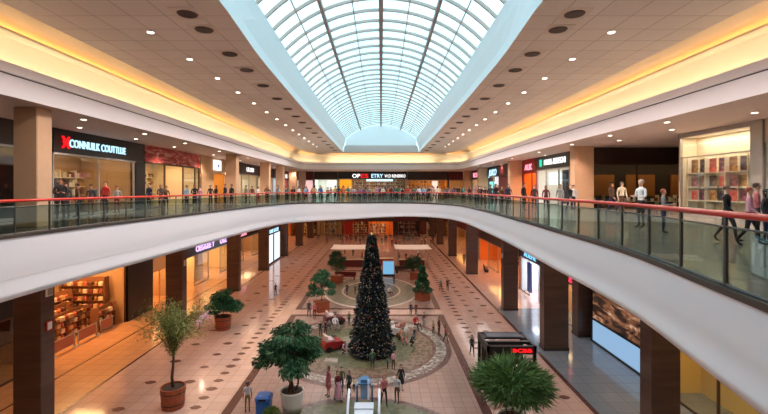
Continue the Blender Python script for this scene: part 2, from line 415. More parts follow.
# skylight curb and glazed vault
ZP=CAMZ+7.8; RISE=2.2
m=MB(); rows=[]
for y in YS:
    a,b=interp(KO,y),interp(KS,y)
    rows.append([(-a,y,ZC),(-a-.02,y,ZC+.5),(-(a*.4+b*.6),y,ZC+1.3),(-b,y,ZP)])
v=[x for r in rows for x in r]; f=[(i*4+j,i*4+j+1,i*4+j+5,i*4+j+4) for i in range(k-1) for j in range(3)]
m.add(v,f); m.add([(-x,y,z) for x,y,z in v],[tuple(reversed(t)) for t in f])
def arch(y,n=20,extra=0):
    b=interp(KS,y); R=(b*b+RISE*RISE)/(2*RISE); cz=ZP+RISE-R; a0=math.asin(b/R)
    return [((R+extra)*math.sin(-a0+2*a0*i/n),y,cz+(R+extra)*math.cos(-a0+2*a0*i/n)) for i in range(n+1)]
for y,yb in ((67.2,68.0),(-4,-4)):
    A=arch(y); b=interp(KS,y); a=interp(KO,yb)
    m.add(A+[(b,y,ZP-1),(-b,y,ZP-1)],[tuple(range(len(A)+2))])
    m.add([(-a,yb,ZC),(a,yb,ZC),(b+.2,y,ZP-.99),(-b-.2,y,ZP-.99)],[(0,1,2,3)])
struct(m.build('wall_skylight_curb',M_curb,smooth=False))
sky=bpy.data.objects.new('window_1',None); COL.objects.link(sky); struct(sky); sky.location=(0,30,ZP)
def sk(mb,name,mt,**kw):
    mb.v=[(x,y-30,z-ZP) for x,y,z in mb.v]; return mb.build(name,mt,sky,**kw)
m=MB(); V=[arch(y,20,.09) for y in YS]; v=[x for r in V for x in r]
m.add(v,[(i*21+j,i*21+j+1,(i+1)*21+j+1,(i+1)*21+j) for i in range(k-1) for j in range(20)]); sk(m,'pane',M_skyglass)
y=-3.0
while y<67.2:
    m=MB(); A=arch(y,24)
    for p,q in zip(A[:-1],A[1:]): m.bar(p,q,.12,.15)
    sk(m,'rib',M_rib); y+=1.5
for fr,w,h,mt in ((.5,.24,.26,M_mainrib),(.232,.18,.22,M_mainrib),(.768,.18,.22,M_mainrib),(.37,.05,.08,M_rib),(.63,.05,.08,M_rib),(.12,.05,.08,M_rib),(.88,.05,.08,M_rib)):
    m=MB(); P=[]
    for y in YS[::4]+[67.2]:
        A=arch(y,100,-.03); P.append(A[int(fr*100)])
    for p,q in zip(P[:-1],P[1:]): m.bar(p,q,w,h)
    sk(m,'bar',mt)

# ------------------------------------------------------------------ pillars
NP=[0]
def pillar(x0,x1,y0,y1,z0,z1,mt,base=None,name='pillar'):
    m=MB(); m.rbox(x0,x1,y0,y1,z0,z1,.03)
    m.v=[(x-(x0+x1)/2,y-(y0+y1)/2,z-z0) for x,y,z in m.v]
    o=struct(m.build(name,mt,loc=((x0+x1)/2,(y0+y1)/2,z0)))
    if base:
        b=MB(); w=(x1-x0)/2+.04; d=(y1-y0)/2+.04; b.rbox(-w,w,-d,d,0,.25,.02); b.build('base',base,o)
    return o
M_basedark=mat('pillar_base_stone',(48,30,26),.3)
LP=[]
for y in (22,37.6,52.5,66,80,95,110): LP.append(pillar(-18.85,-17.4,y,y+.95,0,ZL,M_pillar,M_basedark))
RP=[]
for y,w in ((20.0,1.35),(33.2,1.9),(44.2,1.5),(63,1.6),(80,1.5),(97,1.5),(112,1.5)): RP.append(pillar(12.6,12.6+w,y,y+.95,0,ZL,M_pillar,M_basedark))
pillar(16.6,17.9,36.2,37.4,0,ZL,M_pillar,M_basedark)
for y,w in ((17.0,.95),(40.4,1.0),(52.2,1.1),(60,1.1),(69,1.2),(77,1.2)): pillar(-13.6-w,-13.6,y,y+.8,DECK,ZS,M_pillar_up)
for y,w in ((32.6,1.45),(49,1.4),(64.8,1.4),(76.2,1.4)): pillar(14.7,14.7+w,y,y+.9,DECK,ZS,M_pillar_up)
# ------------------------------------------------------------------ lettering
def text_data(txt,size,ext=.03,shear=0,bold=0):
    cu=bpy.data.curves.new('lettering','FONT'); cu.body=txt; cu.size=size; cu.extrude=ext; cu.align_x='CENTER'; cu.shear=shear; cu.offset=bold; cu.resolution_u=3
    o=bpy.data.objects.new('lettering_source',cu); COL.objects.link(o)
    dg=bpy.context.evaluated_depsgraph_get(); me=bpy.data.meshes.new_from_object(o.evaluated_get(dg))
    bpy.data.objects.remove(o); bpy.data.curves.remove(cu)
    for v in me.vertices: v.co=(v.co.x,-v.co.z,v.co.y)
    me.materials.clear(); return me
def text_part(txt,size,loc,mt,parent,name='sign_lettering',width=None,shear=0,bold=0,label=None):
    me=text_data(txt,size,shear=shear,bold=bold); me.materials.append(mt)
    xs=[v.co.x for v in me.vertices]; w=max(xs)-min(xs); c=(max(xs)+min(xs))/2
    k=(width/w) if width else 1
    for v in me.vertices: v.co.x=(v.co.x-c)*k
    o=bpy.data.objects.new(name,me); COL.objects.link(o); o.parent=parent; o.location=loc
    if label: o['label']=label
    return o
def area(name,loc,sx,sy,power,col,rot=(0,0,0),spread=None):
    l=bpy.data.lights.new(name,'AREA'); l.shape='RECTANGLE'; l.size=sx; l.size_y=sy; l.energy=power; l.color=lin(col)
    if spread: l.spread=spread
    o=bpy.data.objects.new(name,l); COL.objects.link(o); o.location=loc; o.rotation_euler=rot; return o

WARM=(255,214,160); ORANGE=(255,178,96); NEUT=(255,236,214); COOL=(214,230,255)
def shop(label,loc,rz,W,H,hz,header,back,mull=(),open_bays=(),sign=None,frame=None,D=4.5,light=200,lcol=WARM,ftop=None,side=None,cat='shopfront',bar=True):
    """a shop unit: sign board, frame, panes, back and side walls; local x along the front, y into the shop"""
    t=thing('shopfront',label,cat,loc,rz)
    m=MB(); m.box(0,W,-.08,.12,hz,H-.01); m.build('sign_board',header,t)
    fm=frame or M_alu; m=MB(); xs=[0]+list(mull)+[W]
    for x in xs:
        x0=min(max(x-.05,0),W-.1); m.box(x0,x0+.1,-.04,.08,0,hz)
    m.box(0,W,-.1,.1,hz-.1,hz)
    for i,(a,b) in enumerate(zip(xs[:-1],xs[1:])):
        if i not in open_bays: m.box(a,b,-.03,.06,.0,.14)
    m.build('frame',fm,t)
    for i,(a,b) in enumerate(zip(xs[:-1],xs[1:])):
        if i in open_bays: continue
        g=MB(); g.box(a+.06,b-.06,.015,.03,.14,hz-.1); g.build('glass_pane',M_shopglass,t)
    m=MB(); m.box(0,W,D,D+.12,0,H-.02); m.build('back_wall',back,t)
    for x0 in (0,W-.08):
        m=MB(); m.box(x0,x0+.08,.12,D,0,H-.02); m.build('side_wall',side or back,t)
    c=MB(); cz=ftop or hz+.35; c.box(.08,W-.08,.12,D,cz,cz+.06); c.build('ceiling_panel',M_offwhite,t)
    if light:
        light*=SHOPK
        R=Matrix.Rotation(rz,4,'Z'); p=Vector(loc)+(R@Vector((W/2,D*.45,cz-.03)))
        area('shop_ceiling_light',p,W*.8,D*.5,light,lcol,(0,0,rz))
    if sign:
        for k in sign: text_part(parent=t,**k)
    return t
def loc2w(t,x,y,z=0):
    R=Matrix.Rotation(t.rotation_euler.z,4,'Z'); return t.location+(R@Vector((x,y,z)))
E_white=emit_mat('sign_glow_white',(250,246,244),1.0); E_ice=emit_mat('sign_glow_ice',(180,226,250),1.0); E_red=emit_mat('sign_glow_red',(240,30,34),.9)
E_pink=emit_mat('sign_glow_pink',(250,150,170),1.0); E_blue=emit_mat('sign_glow_blue',(120,200,255),1.0); E_green=emit_mat('sign_glow_green',(60,210,170),.8)
E_lamp=emit_mat('lamp_glow',(255,238,214),9.0); E_panel=emit_mat('lightbox_white',(232,240,250),.8)
def banner_mat(name,c1,c2,c3,scale):
    m=bpy.data.materials.new(name); m.use_nodes=True; nt=m.node_tree; b=nt.nodes['Principled BSDF']
    tc=nt.nodes.new('ShaderNodeTexCoord'); mp=nt.nodes.new('ShaderNodeMapping'); mp.inputs['Scale'].default_value=(.45,1,1.6)
    n=nt.nodes.new('ShaderNodeTexNoise'); n.inputs['Scale'].default_value=scale; n.inputs['Detail'].default_value=5; n.inputs['Distortion'].default_value=1.2
    r=nt.nodes.new('ShaderNodeValToRGB'); e=r.color_ramp.elements
    e[0].color=rgba(c1); e[0].position=.42; e[1].color=rgba(c3); e[1].position=.68; x=e.new(.56); x.color=rgba(c2)
    nt.links.new(tc.outputs['Object'],mp.inputs[0]); nt.links.new(mp.outputs[0],n.inputs['Vector']); nt.links.new(n.outputs['Fac'],r.inputs['Fac'])
    nt.links.new(r.outputs['Color'],b.inputs['Base Color']); b.inputs['Roughness'].default_value=.5
    MAT[name]=m; return m
M_banner=banner_mat('red_floral_banner',(186,56,54),(216,122,116),(240,208,202),1.8)
M_mural=banner_mat('mural_print',(40,28,24),(150,100,70),(232,206,176),1.15)
M_photo=[banner_mat('picture_print_%s'%n,a,b,c,2.4) for n,a,b,c in (('rose',(196,60,60),(226,130,110),(246,222,196)),('dark',(44,42,54),(150,104,80),(232,206,170)),('gold',(150,92,44),(214,160,90),(246,226,190)),('plum',(84,40,64),(190,110,110),(238,206,180)))]
M_redwall=mat('red_shop_wall',(168,34,30),.5); M_orangewall=mat('orange_shop_wall',(226,124,48),.6); M_yellowwall=mat('yellow_shop_wall',(226,190,96),.6)
M_maroon=mat('maroon_panel',(92,28,28),.45); M_navy=mat('navy_panel',(24,30,52),.4); M_tan=mat('tan_shop_wall',(190,150,108),.7); M_gold=mat('gold_shop_wall',(224,168,84),.6)
M_darkwall=mat('dark_shop_wall',(44,34,30),.6); M_white_shop=mat('white_shop_wall',(232,234,236),.6)
LZ=PI/2; RZ=-PI/2
# upper deck, left row
def LU(y0,y1,label,**k): return shop(label,(-17.3,y0,DECK),LZ,y1-y0,4.75,**k)
LU(10,22.4,'dark glazed storefront behind the nearest plaster pillar of the left upper deck',hz=3.55,header=M_darkbrown,back=M_darkwall,mull=(4,8),light=30)
sA=LU(22.6,31.3,'clothing storefront with a black board, red cross mark and icy white letters',hz=3.45,header=M_black,back=M_tan,mull=(3.75,7.5),light=330,lcol=(255,222,180),open_bays=(),
  sign=[dict(txt='CONNUILK COUTTLUE',size=.62,loc=(3.75,-.1,3.82),mt=E_ice,width=5.2,bold=.008)])
m=MB()
for s in (-1,1): m.bar((.82-s*.24,-.13,3.72),(.82+s*.24,-.13,4.36),.16,.05)
m.box(.62,1.02,-.16,-.1,4.0,4.12); m.build('sign_emblem',E_red,sA)
m=MB(); m.rbox(7.55,8.7,-.12,.3,0,3.45,.03); m.build('pilaster',M_black,sA)
m=MB(); m.box(.35,2.3,4.2,4.49,0,2.9); m.build('wall_panel',M_gold,sA); m=MB(); m.box(2.9,6.6,4.3,4.49,2.55,2.75); m.build('wall_shelf',M_gold,sA)
sB=LU(31.4,40.9,'storefront under a wide red floral banner with warm lit shelves',hz=3.5,header=M_banner,back=M_cream,mull=(3.0,6.2,8.6),open_bays=(1,),light=520,lcol=WARM,frame=M_bronze)
sC=LU(41.1,50.2,'beige shop wall with a glowing white square sign over its entrance',hz=3.2,header=M_beige,back=M_gold,mull=(3.2,6.4),open_bays=(1,),light=330,lcol=WARM,frame=M_beige)
m=MB(); m.rbox(3.0,4.8,-.28,-.08,3.45,4.5,.04); m.build('square_sign',E_white,sC)
text_part('u',.7,(3.9,-.31,3.75),mat('sign_print_blue',(60,100,190),.5),sC)
for x0,x1 in ((.1,3.1),(6.5,9.0)):
    m=MB(); m.box(x0,x1,-.1,.1,.14,3.1); m.build('wall_panel',M_beige,sC)
sD=LU(50.4,60.2,'shop with a brown fascia and small white sign between two plaster pillars on left deck',hz=3.4,header=M_darkbrown,back=M_cream,mull=(3,6),open_bays=(0,),light=330,lcol=NEUT,
  sign=[dict(txt='ULOU',size=.8,loc=(6.2,-.1,3.75),mt=E_white,width=3.0)])
LU(60.4,68.6,'narrow shop with a pinkish white sign deep along the left deck',hz=3.3,header=M_maroon,back=M_cream,mull=(4,),light=320,lcol=NEUT,sign=[dict(txt='WDE',size=1.0,loc=(4.2,-.1,3.5),mt=E_pink,width=4.5,bold=.03)])
LU(68.8,76.4,'shop with a navy fascia and blue white sign deep along the left deck',hz=3.3,header=M_navy,back=M_white_shop,mull=(3.5,),light=320,lcol=COOL,sign=[dict(txt='IUCO',size=1.0,loc=(4,-.1,3.5),mt=E_ice,width=4,bold=.02)])
LU(76.6,79.9,'red lit shop at the far end of the left deck',hz=3.0,header=M_redwall,back=M_redwall,light=260,lcol=(255,150,150),sign=[dict(txt='IE',size=.9,loc=(1.6,-.1,3.5),mt=E_white,width=1.4,bold=.03)])
# upper deck, far row
def FU(x0,x1,label,**k): return shop(label,(x0,YD,DECK),0,x1-x0,4.75,**k)
FU(-17.2,-12.6,'small white lit shop in the far left corner of the upper deck',hz=3.2,header=M_maroon,back=M_white_shop,light=240,lcol=(255,200,200),open_bays=(0,))
FU(-12.4,-8.1,'bright open shop under a dark brown fascia left of the long black sign',hz=3.3,header=M_darkbrown,back=M_white_shop,mull=(2.2,),open_bays=(1,),light=300,lcol=(240,245,230))
sF=FU(-8.0,4.8,'wide far storefront under a long black sign with white and red letters',hz=3.4,header=M_black,back=M_tan,mull=(2.6,5.2,9.0),open_bays=(2,),light=260,lcol=NEUT,
  sign=[dict(txt='OP',size=1.0,loc=(3.4,-.1,3.6),mt=E_white,width=1.5,bold=.02),dict(txt='ES',size=1.0,loc=(4.95,-.1,3.6),mt=E_red,width=1.4,bold=.02),dict(txt='ETRY',size=1.0,loc=(7.3,-.1,3.6),mt=E_ice,width=2.2,bold=.02),dict(txt='W.D RENERRO',size=.8,loc=(10.6,-.1,3.65),mt=E_white,width=3.9,bold=.015)])
m=MB(); m.box(5.3,10.2,-.14,-.08,2.95,3.3); m.build('light_strip',emit_mat('strip_glow',(190,240,250),1.2),sF)
m=MB(); m.box(.3,2.5,.05,.2,.14,3.25); m.build('orange_panel',emit_mat('orange_lightbox',(255,160,40),.9),sF)
sF2=FU(4.9,12.4,'far shop with warm shelves under a plain black fascia right of the long sign',hz=3.2,header=M_darkbrown,back=M_gold,mull=(2.5,5),open_bays=(1,),light=260,lcol=ORANGE)
m=MB(); m.box(4.6,5.6,-.3,.0,0,3.0); m.build('light_column',emit_mat('pink_lightbox',(255,200,180),.9),sF2)
FU(12.6,16.1,'narrow dim shop in the far right corner of the upper deck',hz=3.2,header=M_maroon,back=M_tan,light=140)
# upper deck, right row (local x runs towards the viewer)
def RU(y0,y1,label,X=16.2,**k): return shop(label,(X,y1,DECK),RZ,y1-y0,4.75,**k)
sR1=RU(36.9,44.6,'storefront with a black sign of white letters beside a green emblem',hz=3.45,header=M_black,back=M_white_shop,mull=(2.4,5.4),light=380,lcol=NEUT,open_bays=(0,),sign=[dict(txt='HAREL-BEREGNI',size=.75,loc=(4.6,-.1,3.85),mt=E_white,width=4.9,bold=.01)])
m=MB(); m.rbox(1.0,1.55,-.16,-.08,3.75,4.45,.05); m.build('sign_emblem',E_green,sR1)
m=MB(); m.box(2.6,5.2,.2,.3,1.9,3.1); m.build('menu_screen',emit_mat('menu_glow',(225,245,240),1.1),sR1)
m=MB(); m.box(5.7,7.4,.2,.32,.2,3.2); m.build('poster_panel',M_navy,sR1)
sR2=RU(44.8,49.0,'red fronted shop with orange interior and pale sign box',hz=3.3,header=M_redwall,back=M_orangewall,mull=(2.8,),open_bays=(0,),light=330,lcol=ORANGE,frame=M_redwall,sign=[dict(txt='ALIK',size=.85,loc=(2.0,-.1,3.6),mt=E_pink,width=2.4,bold=.03)])
sR3=RU(50.6,65.4,'shop with a slanting blue white sign on a dark board',hz=3.3,header=M_navy,back=M_maroon,mull=(3.4,6.4,10),open_bays=(2,),light=330,lcol=(255,200,190),sign=[dict(txt='JUKO',size=1.25,loc=(3.2,-.1,3.45),mt=E_ice,width=4.4,shear=.3,bold=.03)])
m=MB(); m.box(.4,3.0,.2,.3,1.0,2.6); m.build('screen',emit_mat('teal_screen',(130,220,220),1.2),sR3); m=MB(); m.box(3.5,5.2,.15,.3,.2,3.2); m.build('light_panel',emit_mat('soft_white_panel',(240,236,240),.9),sR3)
m=MB(); m.box(6.5,14.7,-.1,.1,.14,4.6); m.build('wall_panel',M_maroon,sR3)
RU(66.2,76,'shop with a pinkish sign between the two farthest plaster pillars on the right deck',hz=3.2,header=M_maroon,back=M_cream,mull=(4,),open_bays=(0,),light=320,sign=[dict(txt='ROE',size=1.1,loc=(3,-.1,3.5),mt=E_pink,width=4,bold=.03)])
RU(76.6,79.9,'small pink lit shop at the far end of the right deck',hz=3.2,header=M_maroon,back=M_cream,light=160,lcol=(255,170,170),sign=[dict(txt='OL',size=.9,loc=(1.6,-.1,3.4),mt=E_pink,width=2,bold=.03)])
SC=[mat('stock_%d'%i,c,.7) for i,c in enumerate(((206,190,168),(120,60,50),(70,64,70),(176,130,90),(226,222,214),(60,74,104),(150,110,80)))]
def stock(t,x0,x1,y,zs,seed,tall=.32):
    '''wall shelves with folded stock, too small and many to count in the photograph'''
    m=MB()
    for z in zs: m.box(x0,x1,y-.42,y,z-.05,z)
    for i in range(int((x1-x0)/1.5)+1): m.box(x0+i*1.5-.03,x0+i*1.5+.03,y-.42,y,.02,max(zs)+.5)
    m.build('shelf_unit',M_offwhite,t); rr=random.Random(seed); m=MB()
    for z in zs:
        x=x0+.1
        while x<x1-.3:
            w=rr.uniform(.16,.36)
            if rr.random()<.85: m.box(x,x+w-.03,y-.38,y-.06,z,z+tall*rr.uniform(.5,1.2),rr.randrange(7))
            x+=w
    struct(m.build('stock',SC,t),'stuff')
stock(sA,3.0,8.4,4.45,(.5,1.1,1.7,2.3),1,.4); stock(sB,.4,2.9,4.45,(.5,1.2,1.9,2.6),2); stock(sB,6.3,9.2,4.45,(.5,1.2,1.9,2.6),3); stock(sD,.5,5,4.45,(.6,1.3,2.0,2.7),4)
stock(sF,2.8,12.4,4.45,(.6,1.2,1.8,2.4,3.0),5); stock(sF2,.4,7,4.45,(.6,1.3,2.0,2.7),6); stock(sR1,.3,7.2,4.45,(.6,1.3,2.0),7); stock(sR2,.3,3.6,4.45,(.6,1.3,2.0,2.7),8)
# dark recess on the right with a glazed dark back, and its side walls
wall('wall_recess_back',16.3,29.9,36.5,36.8,DECK,ZS,M_darkwall)
rc=shop('dark glazed restaurant front at the back of the right deck recess',(16.4,33.6,DECK),0,11.5,4.75,hz=3.5,header=M_darkbrown,back=M_darkwall,mull=(3.6,7.2),light=160,lcol=WARM,D=2.7,frame=M_bronze)
for x0,x1 in ((.5,3.2),(4.2,6.6),(8,10.5)):
    m=MB(); m.box(x0,x1,2.5,2.69,.9,2.7); m.build('wall_panel',mat('amber_wall_panel',(150,96,44),.6),rc)
stock(rc,.6,10.8,2.45,(.5,),9,.3)
# glazed picture shop on the near right
sP=shop('tall glazed shop front displaying shelves of colourful pictures',(17.8,25.6,DECK),RZ,5.0,4.75,hz=4.6,header=M_alu,back=M_cream,mull=(),light=170,lcol=(255,236,214),D=.95,ftop=4.5,frame=M_alu)
m=MB(); m.box(.05,4.95,-.05,.05,3.3,3.36); m.build('transom',M_alu,sP)
m=MB()
for z in (.85,1.62,2.42): m.box(.12,4.3,.3,.9,z-.05,z)
for x in (.12,1.5,2.9,4.3): m.box(x-.03,x+.03,.35,.92,.1,3.3)
m.build('shelf',M_offwhite,sP)
k=0
for zi,z in enumerate((.85,1.62,2.42)):
    for ci in range(6):
        x=.48+ci*.69; p=loc2w(sP,x,.55,z+.002); w=.27+.01*((k*7)%2); h=.58+.04*((k*5)%3) if zi<2 else .8
        m=MB(); m.rbox(-w,w,-.02,.02,0,h,.01,0); m.box(-w+.02,w-.02,-.026,-.018,.02,h-.02,1)
        o=m.build('picture',[M_offwhite,M_photo[(k*3+zi)%4]],loc=p); o.rotation_euler=(0,0,RZ)
        tag(o,'%s picture on the %s display shelf, %s from the far end'%(('rose and cream','dark grey','gold and cream','plum')[(k*3+zi)%4],('bottom','middle','top')[zi],ORD[ci]),'picture','pictures on the display shelves'); k+=1
m=MB(); m.rbox(17.65,18.4,19.9,20.55,DECK,ZS,.03); struct(m.build('pillar',M_alu))
sQ=shop('pale frosted shop front at the right edge beside the picture shop',(17.8,19.85,DECK),RZ,9.5,4.75,hz=3.75,header=M_wall,back=M_cream,mull=(4.5,),light=120,lcol=(255,220,190),D=3)
wall('wall_recess_side',17.9,29.9,25.7,25.85,DECK,ZS,M_tan)

# ------------------------------------------------------------------ lower floor shops
HL=ZL
def LG(y0,y1,label,X=-24.0,**k): return shop(label,(X,y0,0),LZ,y1-y0,HL,**k)
LG(9,30.8,'dark shuttered shop front at the left edge of the lower floor',hz=4.2,header=M_black,back=M_darkwall,mull=(5,10,15),light=60,frame=M_bronze)
g1=LG(31,40.4,'open market shop with racks and shelves on the lower left floor',hz=7.6,header=M_darkbrown,back=M_tan,mull=(),open_bays=(0,),light=1700,lcol=(255,196,130),D=5.6,frame=M_bronze)
m=MB(); m.box(-29.5,-23.8,40.5,44.9,0,HL); struct(m.build('wall_divider',M_black))
g2=LG(45.0,50.4,'small orange lit shop with a glowing lamp beside the black dividing wall',hz=3.8,header=M_beige,back=M_tan,mull=(1.6,),open_bays=(0,),light=500,lcol=(255,196,130),frame=M_beige)
g3=LG(51,68.6,'lower shop under a black fascia with glowing lilac white letters',hz=4.0,header=M_black,back=M_cream,mull=(4.4,8.8,13.2),open_bays=(0,2),light=1300,lcol=(255,200,130),D=5.6,
  sign=[dict(txt='OEGGEE Y',size=1.1,loc=(7.6,-.12,4.35),mt=emit_mat('sign_glow_lilac',(220,180,250),1.1),width=6.2,bold=.03),dict(txt='OGOS',size=1.1,loc=(14.6,-.12,4.35),mt=emit_mat('sign_glow_lilac',(220,180,250),1.1),width=3.6,bold=.03)])
m=MB(); m.rbox(7.2,9.8,1.2,2.6,0,4.3,.05); m.build('column',M_cream,g3)
LG(70,88,'lower shop with dark window and pale sign behind the third brown pillar',hz=4.0,header=M_black,back=M_tan,mull=(5,10),open_bays=(1,),light=700,lcol=WARM,sign=[dict(txt='DEUR',size=1.3,loc=(4,-.12,4.4),mt=E_pink,width=5,bold=.03)])
gl=LG(88.4,118,'long orange lit shop at the far end of the lower left floor',hz=4.2,header=M_maroon,back=M_orangewall,mull=(6,12,18,24),open_bays=(1,3),light=1600,lcol=ORANGE)
lb=thing('light_box','tall white glowing display window between two brown pillars on left','display',(-18.3,68.6,0),LZ)
m=MB(); m.box(0,9.6,-.05,.45,4.9,6.2); m.box(0,.2,-.05,.45,.0,4.9); m.box(4.5,4.9,-.05,.45,0,4.9); m.box(9.4,9.6,-.05,.45,0,4.9); m.box(0,9.6,-.05,.45,0,.25); m.build('frame',M_black,lb)
for a,b in ((.2,4.5),(4.9,9.4)):
    m=MB(); m.box(a,b,.05,.35,.25,4.9); m.build('light_panel',E_panel,lb)
text_part('DE LOE',.8,(4.8,-.1,5.2),E_ice,lb,width=6,bold=.02)
# far end of the lower hall
cols=[(M_maroon,ORANGE,'maroon'),(M_tan,WARM,'tan'),(M_redwall,ORANGE,'red'),(M_orangewall,WARM,'orange'),(M_darkbrown,(255,150,120),'dark brown'),(M_maroon,WARM,'wine red'),(M_tan,ORANGE,'sandy')]
for i,(bm,lc,nm) in enumerate(cols):
    ft=shop('far %s lit shop at the end of the lower hall, %s from left'%(nm,ORD[i]),(-23.8+i*6.8,114,0),0,6.7,HL,hz=4.0,header=(M_maroon if i%2==0 else M_darkbrown),back=bm,mull=(.9,2.2,3.3,4.5,5.6),frame=M_bronze,open_bays=(1,),light=(200,90,150,300,60,190,110)[i],lcol=lc,D=5); stock(ft,.3+(i%3)*1.1,6.4-(i%2)*1.7,4.9,((.5,1.4,2.3),(.5,1.8,3.0),(.6,1.3,2.0,2.7))[i%3],20+i,.7)
def RG(y0,y1,label,X=17.4,**k): return shop(label,(X,y1,0),RZ,y1-y0,HL,**k)
RG(10,26.4,'yellow lit shop window with brown mullions below the right gallery',hz=5.2,header=M_darkbrown,back=M_yellowwall,mull=(1.2,4.2,7.4,10.6),light=520,lcol=(255,214,110),D=2.2,frame=M_bronze)
mu=thing('mural_window','shop window with brown photo mural above glowing blue white panel','shop window',(17.4,35.4,0),RZ)
m=MB(); 
for x in (0,7.9): m.box(x-.06,x+.06,-.1,.3,0,4.3)
for z in (.0,1.82,4.2): m.box(0,7.9,-.1,.3,z,z+.14)
m.build('frame',M_blackm,mu)
m=MB(); m.box(.06,7.84,0,.2,.14,1.82); m.build('light_panel',emit_mat('blue_white_lightbox',(150,186,222),.6),mu)
def lit_mural():
    mm=M_mural.copy(); b=mm.node_tree.nodes['Principled BSDF']; r=[n for n in mm.node_tree.nodes if n.type=='VALTORGB'][0]
    mm.node_tree.links.new(r.outputs['Color'],b.inputs['Emission Color']); b.inputs['Emission Strength'].default_value=.3; return mm
m=MB(); m.box(.06,7.84,0,.2,1.96,4.2); m.build('mural_panel',lit_mural(),mu)
m=MB(); m.box(0,7.9,-.1,.3,4.34,HL); m.build('wall_panel',M_darkbrown,mu)
RG(37.6,44,'lower right shop under a red neon lettered sign',hz=3.8,header=M_black,back=M_tan,mull=(3,),open_bays=(0,),light=500,lcol=WARM,sign=[dict(txt='ARESERE',size=.9,loc=(2.8,-.12,4.0),mt=emit_mat('sign_glow_neon_red',(255,50,80),1.4),width=4.6,bold=.02)])
gb=RG(44.6,53.4,'bright blue white lower shop with a vertical blue banner',hz=4.2,header=M_navy,back=M_white_shop,mull=(3,6),open_bays=(1,),light=1200,lcol=COOL,sign=[dict(txt='AUEHE',size=.8,loc=(3.4,-.12,4.4),mt=E_blue,width=4)])
m=MB(); m.box(3.1,4.3,-.3,-.15,.6,4.0); m.build('banner',mat('blue_banner',(40,80,150),.5),gb)
go=RG(54,76,'orange brown lower shop between two brown pillars on right',hz=4.0,header=M_darkbrown,back=M_orangewall,mull=(6,12,18),open_bays=(0,2),light=1100,lcol=ORANGE)
RG(77,113,'long dim lower shop at the far end of the right floor',hz=4.0,header=M_maroon,back=M_tan,mull=(8,16,24),open_bays=(1,3),light=1100,lcol=ORANGE)
stock(go,.5,21,4.4,(.6,1.4,2.2,3.0),31,.5); stock(gl,.5,28,4.4,(.6,1.4,2.2,3.0),32,.5); stock(g3,.4,6.6,5.5,(.6,1.4,2.2,3.0),33,.5); stock(g3,10.4,17,5.5,(.6,1.4,2.2,3.0),34,.5); stock(gb,.4,8.2,4.4,(.6,1.4,2.2,3.0),35,.5)
lampt=thing('floor_lamp','glowing lamp inside the small shop beside the black dividing wall','lamp',(-26.4,47.4,0))
m=MB(); m.lathe([(.22,0),(.22,.04),(.03,.06),(.03,2.3)],n=12); m.build('stand',M_bronze,lampt); m=MB(); m.lathe([(.42,2.2),(.25,2.75)],n=16,cap=False); m.build('lamp_shade',emit_mat('lamp_shade_glow',(255,190,110),2.5),lampt)
stock(g1,.3,7.6,5.5,(3.9,4.6,5.3,6.0),36,.5)
# ------------------------------------------------------------------ ceiling fittings
def spot(name,loc,power,col,angle=120,blend=.6,rad=.12):
    l=bpy.data.lights.new(name,'SPOT'); l.energy=power; l.color=lin(col); l.spot_size=math.radians(angle); l.spot_blend=blend; l.shadow_soft_size=rad
    o=bpy.data.objects.new(name,l); COL.objects.link(o); o.location=loc; return o
vm=MB(); vm.box(-.5,.5,-.5,.5,-.03,0,0); vm.lathe([(.40,-.05),(.40,-.02)],n=20,mat=1)
for r in (.33,.24,.15): vm.lathe([(r,-.075),(r+.05,-.05)],n=20,mat=1)
M_vent=mat('vent_dark',(92,68,58),.6); M_ventframe=mat('vent_frame',(236,214,200),.6)
proto=None
fd=MB(); fd.box(-.46,.46,-.46,.46,-.02,0); fd=fd.data('vent_frame',[M_ventframe])
gd=MB(); gd.lathe([(.31,-.05),(.33,-.02)],n=20)
for r in (.25,.17,.09,.02): gd.lathe([(r,-.07),(r+.05,-.05)],n=20)
gd=gd.data('vent_grille',[M_vent])
def ceiling_unit(name,label,cat,loc,group,parts):
    t=thing(name,label,cat,loc,0,group)
    for n,d in parts:
        o=bpy.data.objects.new(n,d); COL.objects.link(o); o.parent=t
    return t
ys=[12.6,14.2,15.6,18.4,20.9,24.0,27.5,31,34.2,37.4,40.8,44.4,48,52,56,60,64]
for side,sx in (('left',-1),('right',1)):
    for i,y in enumerate(ys):
        x=sx*(6.35+.5*min(1,(y-12)/26))
        ceiling_unit('ceiling_vent','round dark ceiling vent in the %s ceiling strip beside the skylight, %s from near end'%(side,ORD[i]),'vent',(x,y,ZC),'vents in the %s ceiling strip'%side,[('frame',fd),('grille',gd)])
rd=MB(); rd.lathe([(.12,-.02),(.16,-.02),(.16,0),(.12,0)],n=16,cap=False); rd=rd.data('downlight_ring',[M_white])
ed=MB(); ed.lathe([(.12,-.012),(.12,-.002)],n=16); ed=ed.data('downlight_lens',[E_lamp])
for side,sx in (('left',-1),('right',1)):
    for i in range(15):
        y=12.6+3.3*i; x=sx*(8.5+.02*i)
        ceiling_unit('downlight','small round ceiling downlight in the %s ceiling strip, %s from near end'%(side,ORD[i]),'ceiling light',(x,y,ZC),'downlights in the %s ceiling strip'%side,[('ring',rd),('lens',ed)])
        spot('downlight_beam',(x,y,ZC-.06),SPOT_MAIN,(255,243,236),156)
    for i in range(16):
        y=(18.3 if sx>0 else 17.5)+(2.6 if i<6 else 3.9)*(i if i<6 else i-2); x=sx*((15.9,13.9)[i%2])
        if y>78: break
        ceiling_unit('downlight','small round downlight in the soffit over the %s upper deck, %s from near end'%(side,ORD[i]),'ceiling light',(x,y,ZS),'downlights over the %s upper deck'%side,[('ring',rd),('lens',ed)])
        spot('soffit_beam',(x,y,ZS-.06),SPOT_SOFFIT,(255,224,204),130)
